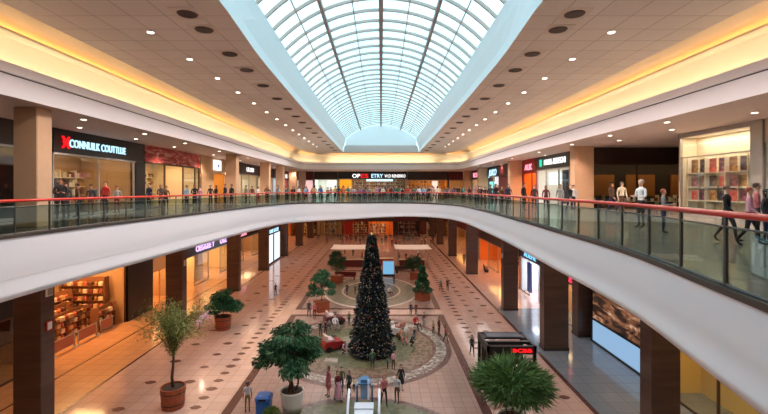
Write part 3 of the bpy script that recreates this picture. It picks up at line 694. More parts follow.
for i,x in enumerate((-9,-5,-1,3,7)):
    ceiling_unit('downlight','small round downlight in the soffit before the far shops, %s from left'%ORD[i],'ceiling light',(x,76,ZS),'downlights before the far shops',[('ring',rd),('lens',ed)])
    spot('soffit_beam',(x,76,ZS-.06),SPOT_SOFFIT*1.3,(255,226,204),140)

# ------------------------------------------------------------------ trees in planters
def leaf_mats(name,c,rough=.6):
    m=bpy.data.materials.new(name); m.use_nodes=True; nt=m.node_tree; b=nt.nodes['Principled BSDF']
    g=nt.nodes.new('ShaderNodeNewGeometry'); r=nt.nodes.new('ShaderNodeValToRGB'); L=lin(c)
    r.color_ramp.elements[0].color=(*[x*.6 for x in L],1); r.color_ramp.elements[1].color=(*[min(1,x*1.5) for x in L],1)
    nt.links.new(g.outputs['Random Per Island'],r.inputs['Fac']); nt.links.new(r.outputs['Color'],b.inputs['Base Color'])
    b.inputs['Roughness'].default_value=rough; MAT[name]=m; return m
M_leaf=leaf_mats('ficus_leaf',(34,76,38)); M_leafwisp=leaf_mats('olive_leaf',(120,126,62)); M_leafdk=leaf_mats('evergreen_leaf',(36,86,48)); M_leafpalm=leaf_mats('bamboo_leaf',(88,118,58)); M_fir=leaf_mats('fir_needle',(27,33,30))
M_bark=mat('tree_bark',(84,60,44),.8,noise=.25,nscale=6); M_soil=mat('planter_soil',(58,40,32),.9,noise=.3,nscale=8); M_whitepot=mat('white_pot',(240,234,230),.4)
def leaf(mb,p,d,l,w,roll):
    d=d.normalized(); a=d.orthogonal().normalized(); a=(Matrix.Rotation(roll,3,d)@a)
    q=p+d*l; c=p+d*l*.45+a.cross(d)*l*.06
    mb.add([p,c+a*w,q,c-a*w],[(0,1,2,3)])
def rv(rng): 
    while True:
        v=Vector((rng.uniform(-1,1),rng.uniform(-1,1),rng.uniform(-1,1)))
        if .05<v.length<1: return v
def tree(label,loc,H,R,crown_z0,kind,pot,stems=1,seed=1,leaves=2200,lmat=None,group=None,name='potted_tree'):
    """H: overall height, R: crown radius, crown_z0: crown's lowest level"""
    rng=random.Random(seed); t=thing(name,label,'tree',loc,rng.uniform(0,6),group)
    pk,pr,ph=pot
    m=MB()
    if pk=='tub':
        m.lathe([(pr*.88,0),(pr,ph*.96),(pr*1.04,ph),(pr*.92,ph),(pr*.9,ph-.12)],n=16)
        p=m.build('planter',M_terra,t)
        h=MB(); 
        for z in (.22*ph,.75*ph): h.lathe([(pr*(.9+.12*z/ph)+.012,z),(pr*(.9+.12*z/ph)+.02,z+.06)],n=16,cap=False)
        h.build('band',M_darkbrown,p)
    elif pk=='box':
        m.prism([(-pr,-pr),(pr,-pr),(pr,pr),(-pr,pr)],0,ph); m.prism([(-pr*1.06,-pr*1.06),(pr*1.06,-pr*1.06),(pr*1.06,pr*1.06),(-pr*1.06,pr*1.06)],ph,ph+.06); p=m.build('planter',M_terra,t)
    else:
        m.lathe([(pr*.72,0),(pr*.9,ph*.4),(pr,ph*.92),(pr*1.03,ph),(pr*.93,ph),(pr*.9,ph-.1)],n=24); p=m.build('planter',M_whitepot,t,smooth=True)
    m=MB(); m.lathe([(.01,ph-.02),(pr*.9,ph-.08)],n=16,cap=False); m.build('soil',M_soil,t)
    m=MB(); fol=MB(); c=Vector((0,0,(crown_z0+H)/2)); hz=(H-crown_z0)/2
    tips=[]
    for s in range(stems):
        a=2*PI*s/max(1,stems)+.4; r0=0 if stems==1 else pr*.3
        top=Vector((math.cos(a)*R*.25*(stems>1),math.sin(a)*R*.25*(stems>1),crown_z0+hz*.9))
        P=[Vector((math.cos(a)*r0,math.sin(a)*r0,ph-.1))]
        for k in range(1,6): P.append(P[0].lerp(top,k/5)+Vector((rng.uniform(-.06,.06),rng.uniform(-.06,.06),0))*(1+stems*.3))
        th=.05*H/4*(1 if stems==1 else .8); m.tube(P,[th*(1.15-.13*k) for k in range(6)],7)
        nb=16//stems+4
        for b in range(nb):
            f=rng.uniform(.55,1.0) if kind!='fir' else rng.uniform(.25,1)
            base=P[0].lerp(P[-1],f); d=rv(rng).normalized()
            if kind=='wispy': d.z=abs(d.z)*.8+.1; 
            else: d.z=d.z*.8+.2
            e=c+Vector((d.x*R,d.y*R,d.z*hz))*rng.uniform(.6,.95)
            mid=base.lerp(e,.5)+Vector((0,0,.12*hz)); m.tube([base,mid,e],[th*.4,th*.25,th*.08],5); tips.append((base,mid,e))
    m.build('trunk',M_bark,t,smooth=True)
    if kind=='round':
        clumps=[]
        for _ in range(34):
            z=rng.random()**1.25; rr=R*.82*math.sqrt(max(0,1-z**1.5))*math.sqrt(rng.uniform(.1,1)); an=rng.uniform(0,2*PI)
            clumps.append(Vector((rr*math.cos(an),rr*math.sin(an),crown_z0+2*hz*(.08+.84*z))))
        for i in range(leaves):
            q=rng.choice(clumps); v=rv(rng); p=q+Vector((v.x*R*.3,v.y*R*.3,v.z*hz*.24))
            o=Vector((p.x,p.y,0)).normalized(); d=o*.8+rv(rng)*.7+Vector((0,0,-.55)); leaf(fol,p,d,.2*R/1.5,.036*R/1.5,rng.uniform(0,6))
    elif kind=='wispy':
        for i in range(leaves):
            b,mi,e=rng.choice(tips); f=rng.random(); p=(b.lerp(mi,f*2) if f<.5 else mi.lerp(e,f*2-1))
            p=p+rv(rng)*.45*(f+.2)*R/2; leaf(fol,p,rv(rng)+Vector((p.x,p.y,-.4))*.4,.2,.022,rng.uniform(0,6))
        for b,mi,e in tips:
            for k in range(5):
                e2=e.lerp(mi,rng.random()*.7); q=e2+rv(rng)*.8+Vector((e.x,e.y,0))*.12; m2=[e2,e2.lerp(q,.5)+Vector((0,0,.08)),q]; fol.tube(m2,[.012,.01,.004],3)
    elif kind=='cone':
        for i in range(leaves):
            z=rng.random()**1.2; r=R*(1-z*.9)*math.sqrt(rng.uniform(.15,1))*(.85+.25*math.sin(z*22)); a=rng.uniform(0,2*PI)
            p=Vector((r*math.cos(a),r*math.sin(a),crown_z0+(H-crown_z0)*z)); leaf(fol,p,Vector((math.cos(a),math.sin(a),-.15))+rv(rng)*.6,.24,.06,rng.uniform(0,6))
    elif kind=='palm':
        for _ in range(300):
            v=rv(rng); rr=R*.75; q=c+Vector((v.x*rr,v.y*rr,v.z*hz*.7)); o=Vector((v.x,v.y,.25*v.z+.15)).normalized()
            for j in range(leaves//300):
                d=o+rv(rng)*.9+Vector((0,0,-.2)); leaf(fol,q+rv(rng)*.12,d,rng.uniform(.4,.8),.03,rng.uniform(0,6))
    fol.build('foliage',lmat or M_leaf,t)
    return t
def spec(px,pybase,pytop): 
    g=ground(px,pybase); return g, (pybase-pytop)*g.y/F
g=ground(173,407); tree('slender wispy olive green tree in a brown wooden tub on the left aisle',g,6.8,2.55,2.0,'wispy',('tub',.68,1.2),1,11,5000,M_leafwisp)
g=ground(223,329); tree('compact dark green tree in a wooden tub before the second brown pillar',g,3.6,1.7,1.5,'round',('tub',.72,1.15),1,12,5200,M_leafdk)
g=ground(292,411); tree('big bushy multi stemmed tree in a white round pot beside the blue bin',g,5.1,1.95,2.5,'round',('pot',.66,1.2),4,13,8000,M_leaf)
g=ground(321.5,311); tree('round green tree in a square wooden planter left of the decorated fir',g,4.3,1.5,1.7,'round',('box',.6,1.0),1,14,4600,M_leafdk)
g=ground(337,283); tree('smaller round tree further back on left, toward the white canopies',g,4.3,1.5,1.7,'round',('box',.6,1.0),1,15,4000,M_leafdk)
g=ground(422.5,300); tree('tapering green tree in a wooden tub at right of the far roundel',g,3.8,1.05,1.0,'cone',('box',.62,1.05),1,16,2200,M_leafdk)
g=ground(414,279); tree('broad low green tree behind the tapering one, under the right canopy',g,3.4,1.5,1.5,'round',('box',.6,.9),1,17,3600,M_leaf)
g=ground(513,436); tree('large bushy bamboo leaved tree in front of the black kiosk',g,3.95,2.3,1.55,'palm',('pot',.8,1.0),4,18,5200,M_leafpalm)
# low shrub in the dark bed at the lower middle
g=ground(271,424); sh=thing('shrub','low yellow green shrub at the foot of the white pot beside the blue bin','shrub',g)
rng=random.Random(5); m=MB()
for i in range(500): v=rv(rng); leaf(m,Vector((v.x*.45,v.y*.3,.45+v.z*.4)),v+Vector((0,0,.6)),.16,.03,rng.uniform(0,6))
m.build('foliage',leaf_mats('shrub_leaf',(110,128,52)),sh); m=MB()
for i in range(6): m.tube([(0,0,0),(math.cos(i)*.25,math.sin(i)*.25,.6)],[.03,.01],5)
m.build('stem',M_bark,sh)

# ------------------------------------------------------------------ the big decorated fir
fx=ground(371.5,356); FH=9.05
fir=thing('christmas_tree','tall dark decorated fir tree with tiny lights standing on the near roundel','tree',(fx.x,fx.y+.6,0))
rng=random.Random(21); m=MB()
def fr(z): return 1.46*(1-z)**.95+.1*(1-z)+.12
for i in range(9000):
    z=rng.random()**1.35; a=rng.uniform(0,2*PI); r=fr(z)*rng.uniform(.72,1.0)*(1+.05*math.sin(z*60))
    p=Vector((r*math.cos(a),r*math.sin(a),.25+z*(FH-.35))); leaf(m,p,Vector((math.cos(a),math.sin(a),rng.uniform(-.5,.35)))+rv(rng)*.5,.26,.05,rng.uniform(0,6))
m.build('foliage',M_fir,fir)
m=MB(); m.lathe([(.22,0),(.2,1),(.05,FH-.2)],n=10); m.build('trunk',M_bark,fir)
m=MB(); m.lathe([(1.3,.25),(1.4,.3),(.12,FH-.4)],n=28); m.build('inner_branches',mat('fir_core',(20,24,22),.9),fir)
m=MB(); m.lathe([(1.5,0),(1.5,.16),(1.3,.2)],n=32); m.build('base',M_black,fir)
m=MB(); m.ball((0,0,FH),.13,8); m.tube([(0,0,FH-.1),(0,0,FH+.35)],[.05,.01],6); m.build('topper',mat('topper_gold',(170,140,90),.3,.7),fir)
OC=[mat('ornament_red',(150,40,40),.25),mat('ornament_silver',(112,108,112),.35,.4),mat('ornament_blue',(80,100,150),.25),mat('ornament_copper',(150,96,70),.25,.5)]
od=[]
for c in OC:
    b=MB(); b.ball((0,0,0),.055,8); b.lathe([(.015,.05),(.015,.075)],n=6); od.append(b.data('ornament_ball',[c],True))
for i in range(100):
    z=rng.random()**1.3*.93; a=-PI/2+rng.uniform(-1.5,1.5); r=fr(z)*1.0+.03
    o=bpy.data.objects.new('ornament',od[i%4]); COL.objects.link(o); o.parent=fir; o.location=(r*math.cos(a),r*math.sin(a),.3+z*(FH-.4))
m=MB()
for i in range(520):
    z=rng.random()**1.3*.97; a=rng.uniform(0,2*PI); r=fr(z)*1.02+.04; m.ball((r*math.cos(a),r*math.sin(a),.3+z*(FH-.4)),.016,4)
o=m.build('string_lights',emit_mat('fairy_light',(255,220,196),.7),fir); struct(o,'stuff')
# ------------------------------------------------------------------ black kiosk
kx0,kx1,ky0,ky1,kh=6.65,9.5,26.6,29.1,2.8
kk=thing('kiosk','black open roofed sales kiosk with red lit sign behind the bamboo leaved tree','kiosk',((kx0+kx1)/2,ky0,0))
hw=(kx1-kx0)/2; dp=ky1-ky0
for x in (-hw,hw):
    for y in (0,dp):
        m=MB(); m.box(x-.09,x+.09,y-.09,y+.09,0,kh); m.build('post',M_blackm,kk)
m=MB(); m.box(-hw-.1,hw+.1,-.1,.05,kh-.5,kh); m.box(-hw-.1,hw+.1,dp-.05,dp+.1,kh-.4,kh); m.box(-hw-.1,-hw+.05,-.1,dp,kh-.4,kh); m.box(hw-.05,hw+.1,-.1,dp,kh-.4,kh)
m.box(-hw,hw,.7,.95,kh-.15,kh); m.box(-hw,hw,1.5,2.4,kh-.12,kh-.04); m.build('roof_frame',M_black,kk)
m=MB(); m.box(-hw+.3,hw-.3,1.55,2.35,kh-.03,kh+.02); m.build('roof_panel',mat('kiosk_grey_panel',(70,74,84),.3),kk)
m=MB(); m.rbox(-hw,hw,.1,.8,0,1.0,.03); m.rbox(-hw,-hw+.7,.8,dp-.2,0,1.0,.03); m.rbox(hw-.7,hw,.8,dp-.2,0,1.0,.03); m.build('counter',M_black,kk)
m=MB(); m.box(-hw+.1,hw-.1,dp-.3,dp-.1,0,2.2); m.build('back_panel',M_darkbrown,kk)
m=MB(); m.box(-.1,1.35,-.16,-.1,kh-.4,kh-.08); m.build('sign_panel',mat('kiosk_sign_dark',(70,10,14),.5),kk)
text_part('BCBB',.3,(.62,-.18,kh-.34),E_red,kk,width=1.2,bold=.01)
for x in (-.6,.35,1.1):
    m=MB(); m.rbox(x-.3,x+.3,.12,.6,1.0,1.4,.02); m.build('display_case',emit_mat('display_glow',(255,226,200),.8),kk)
g=ground(494,405); wb=thing('waste_bin','round white bin at left of the bamboo leaved tree','bin',g)
m=MB(); m.lathe([(.36,0),(.42,.08),(.42,.95),(.36,1.0)],n=20); m.build('body',M_whitepot,wb,smooth=True); m=MB(); m.lathe([(.38,1.0),(.34,1.1),(.12,1.14)],n=20); m.build('lid',M_black,wb)
# blue bin near the white pot
g=ground(264,416); bb=thing('recycling_bin','blue two part recycling bin left of the white potted tree','bin',g)
m=MB(); m.rbox(-.38,.38,-.36,.36,.04,.95,.05); m.build('body',mat('bin_blue',(44,96,170),.4),bb)
m=MB(); m.rbox(-.42,.42,-.4,.4,.95,1.22,.1); m.build('lid',mat('bin_blue_lid',(54,112,196),.35),bb); m=MB(); m.box(-.2,.2,-.415,-.39,1.0,1.1); m.build('slot',M_black,bb)
m=MB(); m.box(-.39,.39,-.37,.37,0,.05); m.build('base',M_black,bb)
# children's slide tower at the lower middle
g=ground(364,421); sl=thing('play_slide','white and blue children play slide at the bottom centre of the lower floor','slide',g,0)
M_slw=mat('slide_white',(214,218,230),.3); M_slb=mat('slide_blue',(70,110,150),.35); M_slp=mat('slide_pink',(150,50,66),.4)
for s in (-1,1):
    m=MB(); m.tube([(s*.82,-1.6,.3),(s*.82,-.6,1.2),(s*.82,.3,1.55),(s*.80,.7,1.2)],.07,8); m.build('side_rail',M_slw,sl,smooth=True)
    m=MB(); m.box(s*.42-.05,s*.42+.05,.9,1.0,0,1.5); m.build('post',M_slb,sl)
m=MB(); m.add([(-.5,-1.8,.12),(.5,-1.8,.12),(.5,-.3,.75),(-.5,-.3,.75),(-.5,.3,.86),(.5,.3,.86)],[(0,1,2,3),(3,2,5,4)]); m.box(-.52,.52,-.3,.3,.72,.84); m.build('tray',M_slw,sl)
m=MB(); m.box(-.22,.22,.55,.95,.9,1.75); m.build('tower',mat('slide_greyblue',(120,140,166),.4),sl)
m=MB(); m.prism([(-.36,.4),(.36,.4),(.36,1.1),(-.36,1.1)],1.75,1.83); m.prism([(-.2,.5),(.2,.5),(.2,1.0),(-.2,1.0)],1.83,2.0); m.build('roof',M_slb,sl)
m=MB(); m.tube([(.22,.45,.95),(.22,.45,2.0)],.06,8); m.build('mast',M_slw,sl)
for s in (-1,1):
    m=MB(); m.rbox(s*.95-.2,s*.95+.2,-1.9,-1.2,0,.5,.05); m.build('side_cushion',M_slp,sl)
# ------------------------------------------------------------------ ride-on cars and rest spots on the near roundel
def toycar(label,px,py,rz,body,seat,L=2.0):
    g=ground(px,py); t=thing('toy_car',label,'toy car',g,rz); w=.55
    m=MB(); n=10; prof=[(-L/2,.2),(-L/2,.55),(-L*.42,.72),(-L*.1,.78),(0,.74),(L*.3,.7),(L*.46,.55),(L/2,.4),(L/2,.2)]
    v=[(x,-w,z) for x,z in prof]+[(x,w,z) for x,z in prof]; k=len(prof)
    m.add(v,[tuple(range(k)),tuple(range(2*k-1,k-1,-1))]+[(i,k+i,k+(i+1)%k,(i+1)%k) for i in range(k)]); m.build('body',body,t)
    m=MB(); m.rbox(-L*.32,-L*.02,-.42,.42,.76,.92,.04); m.rbox(-L*.4,-L*.3,-.42,.42,.76,1.2,.04); m.build('seat',seat,t)
    m=MB(); m.tube([(L*.12,0,.7),(L*.05,0,1.0)],.025,6); m.lathe([(.17,1.0),(.2,1.02),(.17,1.04)],(L*.05,0,0),n=12); m.build('steering_wheel',M_blackm,t)
    for x in (-L*.3,L*.3):
        for y in (-w,w): m=MB(); m.tube([(x,y-.07,.22),(x,y+.07,.22)],.22,14); m.build('wheel',M_black,t)
    TOYS.append((Vector(g),L*.5)); return t
TOYS=[]
M_cream2=mat('cream_vinyl',(206,176,170),.5)
toycar('red ride on toy car with cream seat left of the decorated fir',333,349,.5,mat('toy_red',(150,34,34),.35),M_cream2,1.8)
toycar('dark maroon ride on toy car behind the red one',334,323.5,.3,mat('toy_maroon',(96,44,46),.4),M_cream2,1.9)
toycar('pale ride on toy car at right of the decorated fir',397,335,2.6,mat('toy_pale',(198,190,186),.4),mat('toy_seat_pink',(170,110,96),.5),1.6)
def bench(label,px,py,rz,L,mt,top):
    g=ground(px,py); t=thing('bench',label,'bench',g,rz)
    m=MB(); m.rbox(-L/2,L/2,-.32,.32,.36,.46,.03); m.build('seat',top,t); m=MB(); m.rbox(-L/2,L/2,.26,.36,.46,.95,.03); m.build('backrest',top,t)
    for x in (-L/2+.2,L/2-.2): m=MB(); m.box(x-.06,x+.06,-.28,.28,0,.36); m.build('leg',mt,t)
bench('dark low lounge bench by the right planter of the far roundel',405,272,.5,3.2,M_blackm,M_darkbrown)
bench('reddish brown bench left of the far roundel behind the round tree',345,279,-.1,3.0,M_blackm,M_maroon)
bench('dark bench at the foot of the third brown pillar on right',486,271,1.4,2.6,M_blackm,M_darkbrown)
# pale cloth heap on the roundel
M_cloth=mat('pale_rug_cloth',(160,140,128),.8,noise=.15,bump=.4)
for i,(px,py,s,lb) in enumerate(((331,361,.55,'pale crumpled blanket on the mosaic left of the decorated fir'),(399,327,.8,'pale blanket laid on the mosaic right of the decorated fir'))):
    g=ground(px,py); b=MB(); n=9; rr=random.Random(i); v=[]
    for a in range(n):
        for c in range(n): v.append(((a/(n-1)-.5)*1.8*s,(c/(n-1)-.5)*1.3*s,.03+.14*rr.random()*(0<a<n-1 and 0<c<n-1)))
    b.add(v,[(a*n+c,(a+1)*n+c,(a+1)*n+c+1,a*n+c+1) for a in range(n-1) for c in range(n-1)])
    tag(b.build('blanket',M_cloth,None,True,g),lb,'blanket')
# ------------------------------------------------------------------ cafe pavilions with white canopies
def pavilion(label,x0,x1,y0,y1,h):
    t=thing('canopy_stall',label,'canopy',((x0+x1)/2,(y0+y1)/2,0)); hx=(x1-x0)/2; hy=(y1-y0)/2
    m=MB(); n=8; v=[]
    for a in range(n+1):
        for b in range(n+1):
            u=a/n*2-1; w=b/n*2-1; v.append((u*hx,w*hy,h+.28*(1-u*u)*(1-w*w)+.1*(u*u*w*w)))
    f=[(a*(n+1)+b,(a+1)*(n+1)+b,(a+1)*(n+1)+b+1,a*(n+1)+b+1) for a in range(n) for b in range(n)]; m.add(v,f); o=m.build('canopy',mat('canopy_cloth',(250,246,244),.7),t,True)
    sm=o.modifiers.new('Solidify','SOLIDIFY'); sm.thickness=.04
    for x in (-hx*.8,hx*.8):
        for y in (-hy*.8,hy*.8): m=MB(); m.tube([(x,y,0),(x,y,h+.1)],.05,8); m.build('post',M_alu,t)
def counter(label,x0,x1,y,h,mt):
    t=thing('cafe_counter',label,'counter',((x0+x1)/2,y,0)); w=(x1-x0)/2
    m=MB(); m.rbox(-w,w,-.4,.4,0,h-.08,.03); m.build('body',mt,t); m=MB(); m.rbox(-w-.08,w+.08,-.48,.48,h-.08,h,.02); m.build('worktop',M_cream,t)
pavilion('wide white fabric canopy left of the fir top, far back',-8.0,-1.9,67.5,73,3.0)
pavilion('wide white fabric canopy right of the fir top, far back',2.2,8.0,67.5,73,3.0)
counter('red brown cafe counter under the left white canopy',-6.6,-2.4,69.3,1.2,M_maroon)
counter('red brown cafe counter under the right white canopy',3.0,7.0,69.3,1.2,M_maroon)
counter('long tan counter between the two white canopies',-1.0,2.0,71,1.1,M_redwall)
ds=thing('digital_sign','glowing pale blue screen board right of the fir, before the right canopy','screen',ground(388.5,276))
m=MB(); m.rbox(-.85,.85,-.1,.12,.2,2.2,.03); m.build('casing',M_alu,ds); m=MB(); m.box(-.78,.78,-.115,-.1,.3,2.12); m.build('screen',emit_mat('pale_blue_screen',(126,186,226),.6),ds); m=MB(); m.box(-.9,.9,-.3,.3,0,.2); m.build('base',M_blackm,ds)
# ------------------------------------------------------------------ market shop: racks, goods and barriers
GOODS=[mat('goods_%d'%i,c,.5) for i,c in enumerate(((196,96,70),(214,170,120),(140,50,42),(226,206,180),(170,120,60),(96,62,50)))]
gdat=[]
for i,gm in enumerate(GOODS):
    b=MB()
    if i%2: b.rbox(-.2,.2,-.16,.16,0,.34,.03)
    else: b.lathe([(.14,0),(.17,.08),(.17,.26),(.08,.34),(.08,.4)],n=10)
    gdat.append(b.data('goods',[gm]))
GN=['coral jar','tan carton','dark red jar','cream carton','ochre jar','brown carton']
M_rackwood=mat('rack_wood',(140,92,60),.6)
def rack(label,loc,rz,L,h,levels,short):
    t=thing('display_rack',label,'rack',loc,rz)
    for x in (-L/2,L/2):
        m=MB(); m.box(x-.04,x+.04,-.35,.35,0,h); m.build('end_panel',M_rackwood,t)
    m=MB(); m.box(-L/2,L/2,-.03,.03,0,h); m.build('back_panel',M_rackwood,t)
    for k in range(levels):
        z=.25+k*(h-.35)/levels; m=MB(); m.box(-L/2,L/2,-.36,.36,z-.04,z); m.build('shelf',M_rackwood,t)
        n=int((L-.4)/.48)+ (1 if (L-.4)%.48>.2 else 0)
        for j in range(n):
            w=loc2w(t,-L/2+.32+j*.48,-.2,z+.003); i=(j*5+k*3+len(short))%6
            o=bpy.data.objects.new(('jar','carton')[i%2],gdat[i]); COL.objects.link(o); o.location=w; o.rotation_euler.z=rz
            tag(o,'%s on %s, %s shelf up, %s along'%(GN[i],short,ORD[k],ORD[j]),('jar','carton')[i%2],'goods on '+short)
    return t
def gp(px,py): return ground(px,py)
rack('white end rack of goods at the market shop front nearest the black wall',(-24.9,38.6,0),LZ,2.4,2.1,3,'the end rack by the black wall')
rack('long goods rack in the middle of the market shop',(-26.3,35.4,0),LZ,5.0,2.3,4,'the middle market rack')
rack('tall back rack along the rear of the market shop',(-28.5,35.4,0),LZ,7.6,3.4,5,'the rear market rack')
rack('goods rack standing across the far side of the market shop',(-27.4,39.75,0),0,4.0,4.4,6,'the crosswise market rack')
rack('second goods rack between the middle and rear market racks',(-27.4,35.0,0),LZ,4.8,2.7,4,'the second market rack')
def barrier(label,x,y,L,rz=LZ):
    t=thing('barrier',label,'barrier',(x,y,0),rz)
    for a in (-L/2,L/2):
        m=MB(); m.tube([(a,0,0),(a,0,1.15)],.04,8); m.lathe([(.2,0),(.2,.03)],(a,0,0),n=14); m.build('post',M_alu,t,True)
    m=MB(); m.tube([(-L/2,0,1.1),(L/2,0,1.1)],.03,6); m.tube([(-L/2,0,.25),(L/2,0,.25)],.02,6); m.build('rail',M_alu,t)
    m=MB(); m.box(-L/2+.08,L/2-.08,-.012,.012,.28,1.05); m.build('mesh_panel',mat('barrier_cloth',(170,104,80),.7),t)
barrier('metal barrier with rust cloth panel at the market shop entrance, nearest of three',-24.3,33.0,2.2)
barrier('metal barrier with rust cloth panel at the market shop entrance, middle of three',-24.3,35.6,2.2)
barrier('metal barrier with rust cloth panel at the market shop entrance, farthest of three',-24.2,37.9,1.6,LZ)
# small fixtures on pillars
def fixture(name,label,cat,loc,sx,sy,sz,mt,inner=None):
    t=thing(name,label,cat,loc); m=MB(); m.rbox(-sx/2,sx/2,-sy/2,sy/2,0,sz,.02); m.build('case',mt,t)
    m=MB(); m.box(-sx*.35,sx*.35,-sy*.35,sy*.35,sz,sz+.01) if sx>.2 else m.box(sx/2,sx/2+.008,-sy*.36,sy*.36,sz*.12,sz*.88); m.build('face',inner or M_white,t)
fixture('alarm_box','white box high on the nearest left brown pillar','box',(-17.36,22.5,6.9),.08,.45,.5,M_white,M_alu)
fixture('notice_plate','small red and white notice on the nearest left brown pillar','notice',(-17.36,22.5,5.1),.06,.4,.5,M_redwall,M_white)
fixture('alarm_box','white box on the second left brown pillar','box',(-17.36,38.1,5.7),.08,.4,.5,M_white,M_alu)
fixture('alarm_box','white box on the middle brown pillar of the right row','box',(12.56,44.7,5.3),.08,.4,.5,M_white,M_alu)
# clothes racks and mannequins in the black-board clothing shop
def crack(label,t0,x,y,rz,cols,seed):
    p=loc2w(t0,x,y); t=thing('clothes_rack',label,'clothes rack',p,t0.rotation_euler.z+rz)
    m=MB(); m.tube([(-.7,0,0),(-.7,0,1.5),(.7,0,1.5),(.7,0,0)],.025,6); m.tube([(-.7,-.25,.03),(-.7,.25,.03)],.025,6); m.tube([(.7,-.25,.03),(.7,.25,.03)],.025,6); m.build('frame',M_alu,t)
    rr=random.Random(seed)
    for i in range(7):
        xx=-.55+i*.18; c=cols[i%len(cols)]
        m=MB(); m.add([(xx,-.05,1.47),(xx,.05,1.47),(xx+.03,-.24,1.36),(xx+.03,.24,1.36),(xx+.04,-.2,.7),(xx+.04,.2,.7),(xx-.04,-.24,1.36),(xx-.04,.24,1.36),(xx-.05,-.2,.7),(xx-.05,.2,.7)],[(0,1,3,2),(2,3,5,4),(1,0,6,7),(7,6,8,9),(0,2,6),(1,7,3),(2,4,8,6),(3,7,9,5),(4,5,9,8)])
        o=m.build('garment',mat('garment_%s'%'_'.join(map(str,c)),c,.8),None,False,p); o.rotation_euler.z=t.rotation_euler.z
        tag(o,'%s garment, %s along, on rack behind the %s pane'%(CN[c],ORD[i],label.split(' pane')[0].split()[-1]),'garment','garments on racks')
CN={(60,50,50):'charcoal',(120,70,56):'rust brown',(170,150,130):'stone grey',(60,70,90):'slate blue'}
crack('clothes rack behind the left pane of the black board shop',sA,2.3,1.4,.2,[(60,50,50),(120,70,56),(170,150,130)],1)
crack('clothes rack behind the right pane of the black board shop',sA,6.2,1.6,0,[(60,70,90),(60,50,50),(120,70,56)],2)
# ------------------------------------------------------------------ people
def skin_body(J,E,shift=True,sub=1):
    """J: name -> (x,y,z,r) or (x,y,z,rx,ry); returns vertices and faces of the grown surface"""
    names=list(J); idx={n:i for i,n in enumerate(names)}
    me=bpy.data.meshes.new('skeleton'); me.from_pydata([J[n][:3] for n in names],[(idx[a],idx[b]) for a,b in E],[])
    o=bpy.data.objects.new('skeleton',me); COL.objects.link(o)
    sm=o.modifiers.new('s','SKIN'); sm.branch_smoothing=.3
    for n,sv in zip(names,me.skin_vertices[0].data):
        r=J[n][3:]; sv.radius=(r[0],r[-1]); sv.use_root=(n=='pelvis')
    ss=o.modifiers.new('u','SUBSURF'); ss.levels=sub; ss.render_levels=sub
    dg=bpy.context.evaluated_depsgraph_get(); dg.update()
    r=bpy.data.meshes.new_from_object(o.evaluated_get(dg))
    V=[tuple(v.co) for v in r.vertices]; Fc=[tuple(p.vertices) for p in r.polygons]
    bpy.data.objects.remove(o); bpy.data.meshes.remove(me); bpy.data.meshes.remove(r)
    return V,Fc
def mirror(J,n): return {k.replace('L_','R_'):(-v[0],)+tuple(v[1:]) for k,v in J.items()}
EDG=[('pelvis','waist'),('waist','chest'),('chest','upchest'),('upchest','neck'),('neck','jaw'),('jaw','head'),('head','crown')]
for s in 'LR':
    EDG+=[('upchest',s+'_shoulder'),(s+'_shoulder',s+'_elbow'),(s+'_elbow',s+'_wrist'),(s+'_wrist',s+'_palm'),('pelvis',s+'_hip'),(s+'_hip',s+'_knee'),(s+'_knee',s+'_ankle'),(s+'_ankle',s+'_ball'),(s+'_ball',s+'_toe')]
def base_joints(fem=False):
    sw=.155 if fem else .175; hw=.095 if fem else .09
    J=dict(pelvis=(0,0,.95,.145 if fem else .14,.105),waist=(0,0,1.1,.115 if fem else .135,.09),chest=(0,0,1.27,.14 if fem else .155,.105),upchest=(0,.01,1.39,.12,.085),
      neck=(0,.01,1.49,.052),jaw=(0,-.015,1.565,.068),head=(0,-.005,1.645,.088),crown=(0,.0,1.71,.06))
    A={'L_shoulder':(sw,.01,1.40,.062),'L_elbow':(sw+.06,.03,1.13,.043),'L_wrist':(sw+.07,-.06,.89,.028),'L_palm':(sw+.065,-.08,.81,.034,.018),
       'L_hip':(hw,0,.88,.092),'L_knee':(hw+.01,-.015,.49,.058),'L_ankle':(hw+.015,.02,.09,.038),'L_ball':(hw+.02,-.08,.04,.038),'L_toe':(hw+.03,-.17,.03,.028)}
    J.update(A); J.update(mirror(A,0)); return J
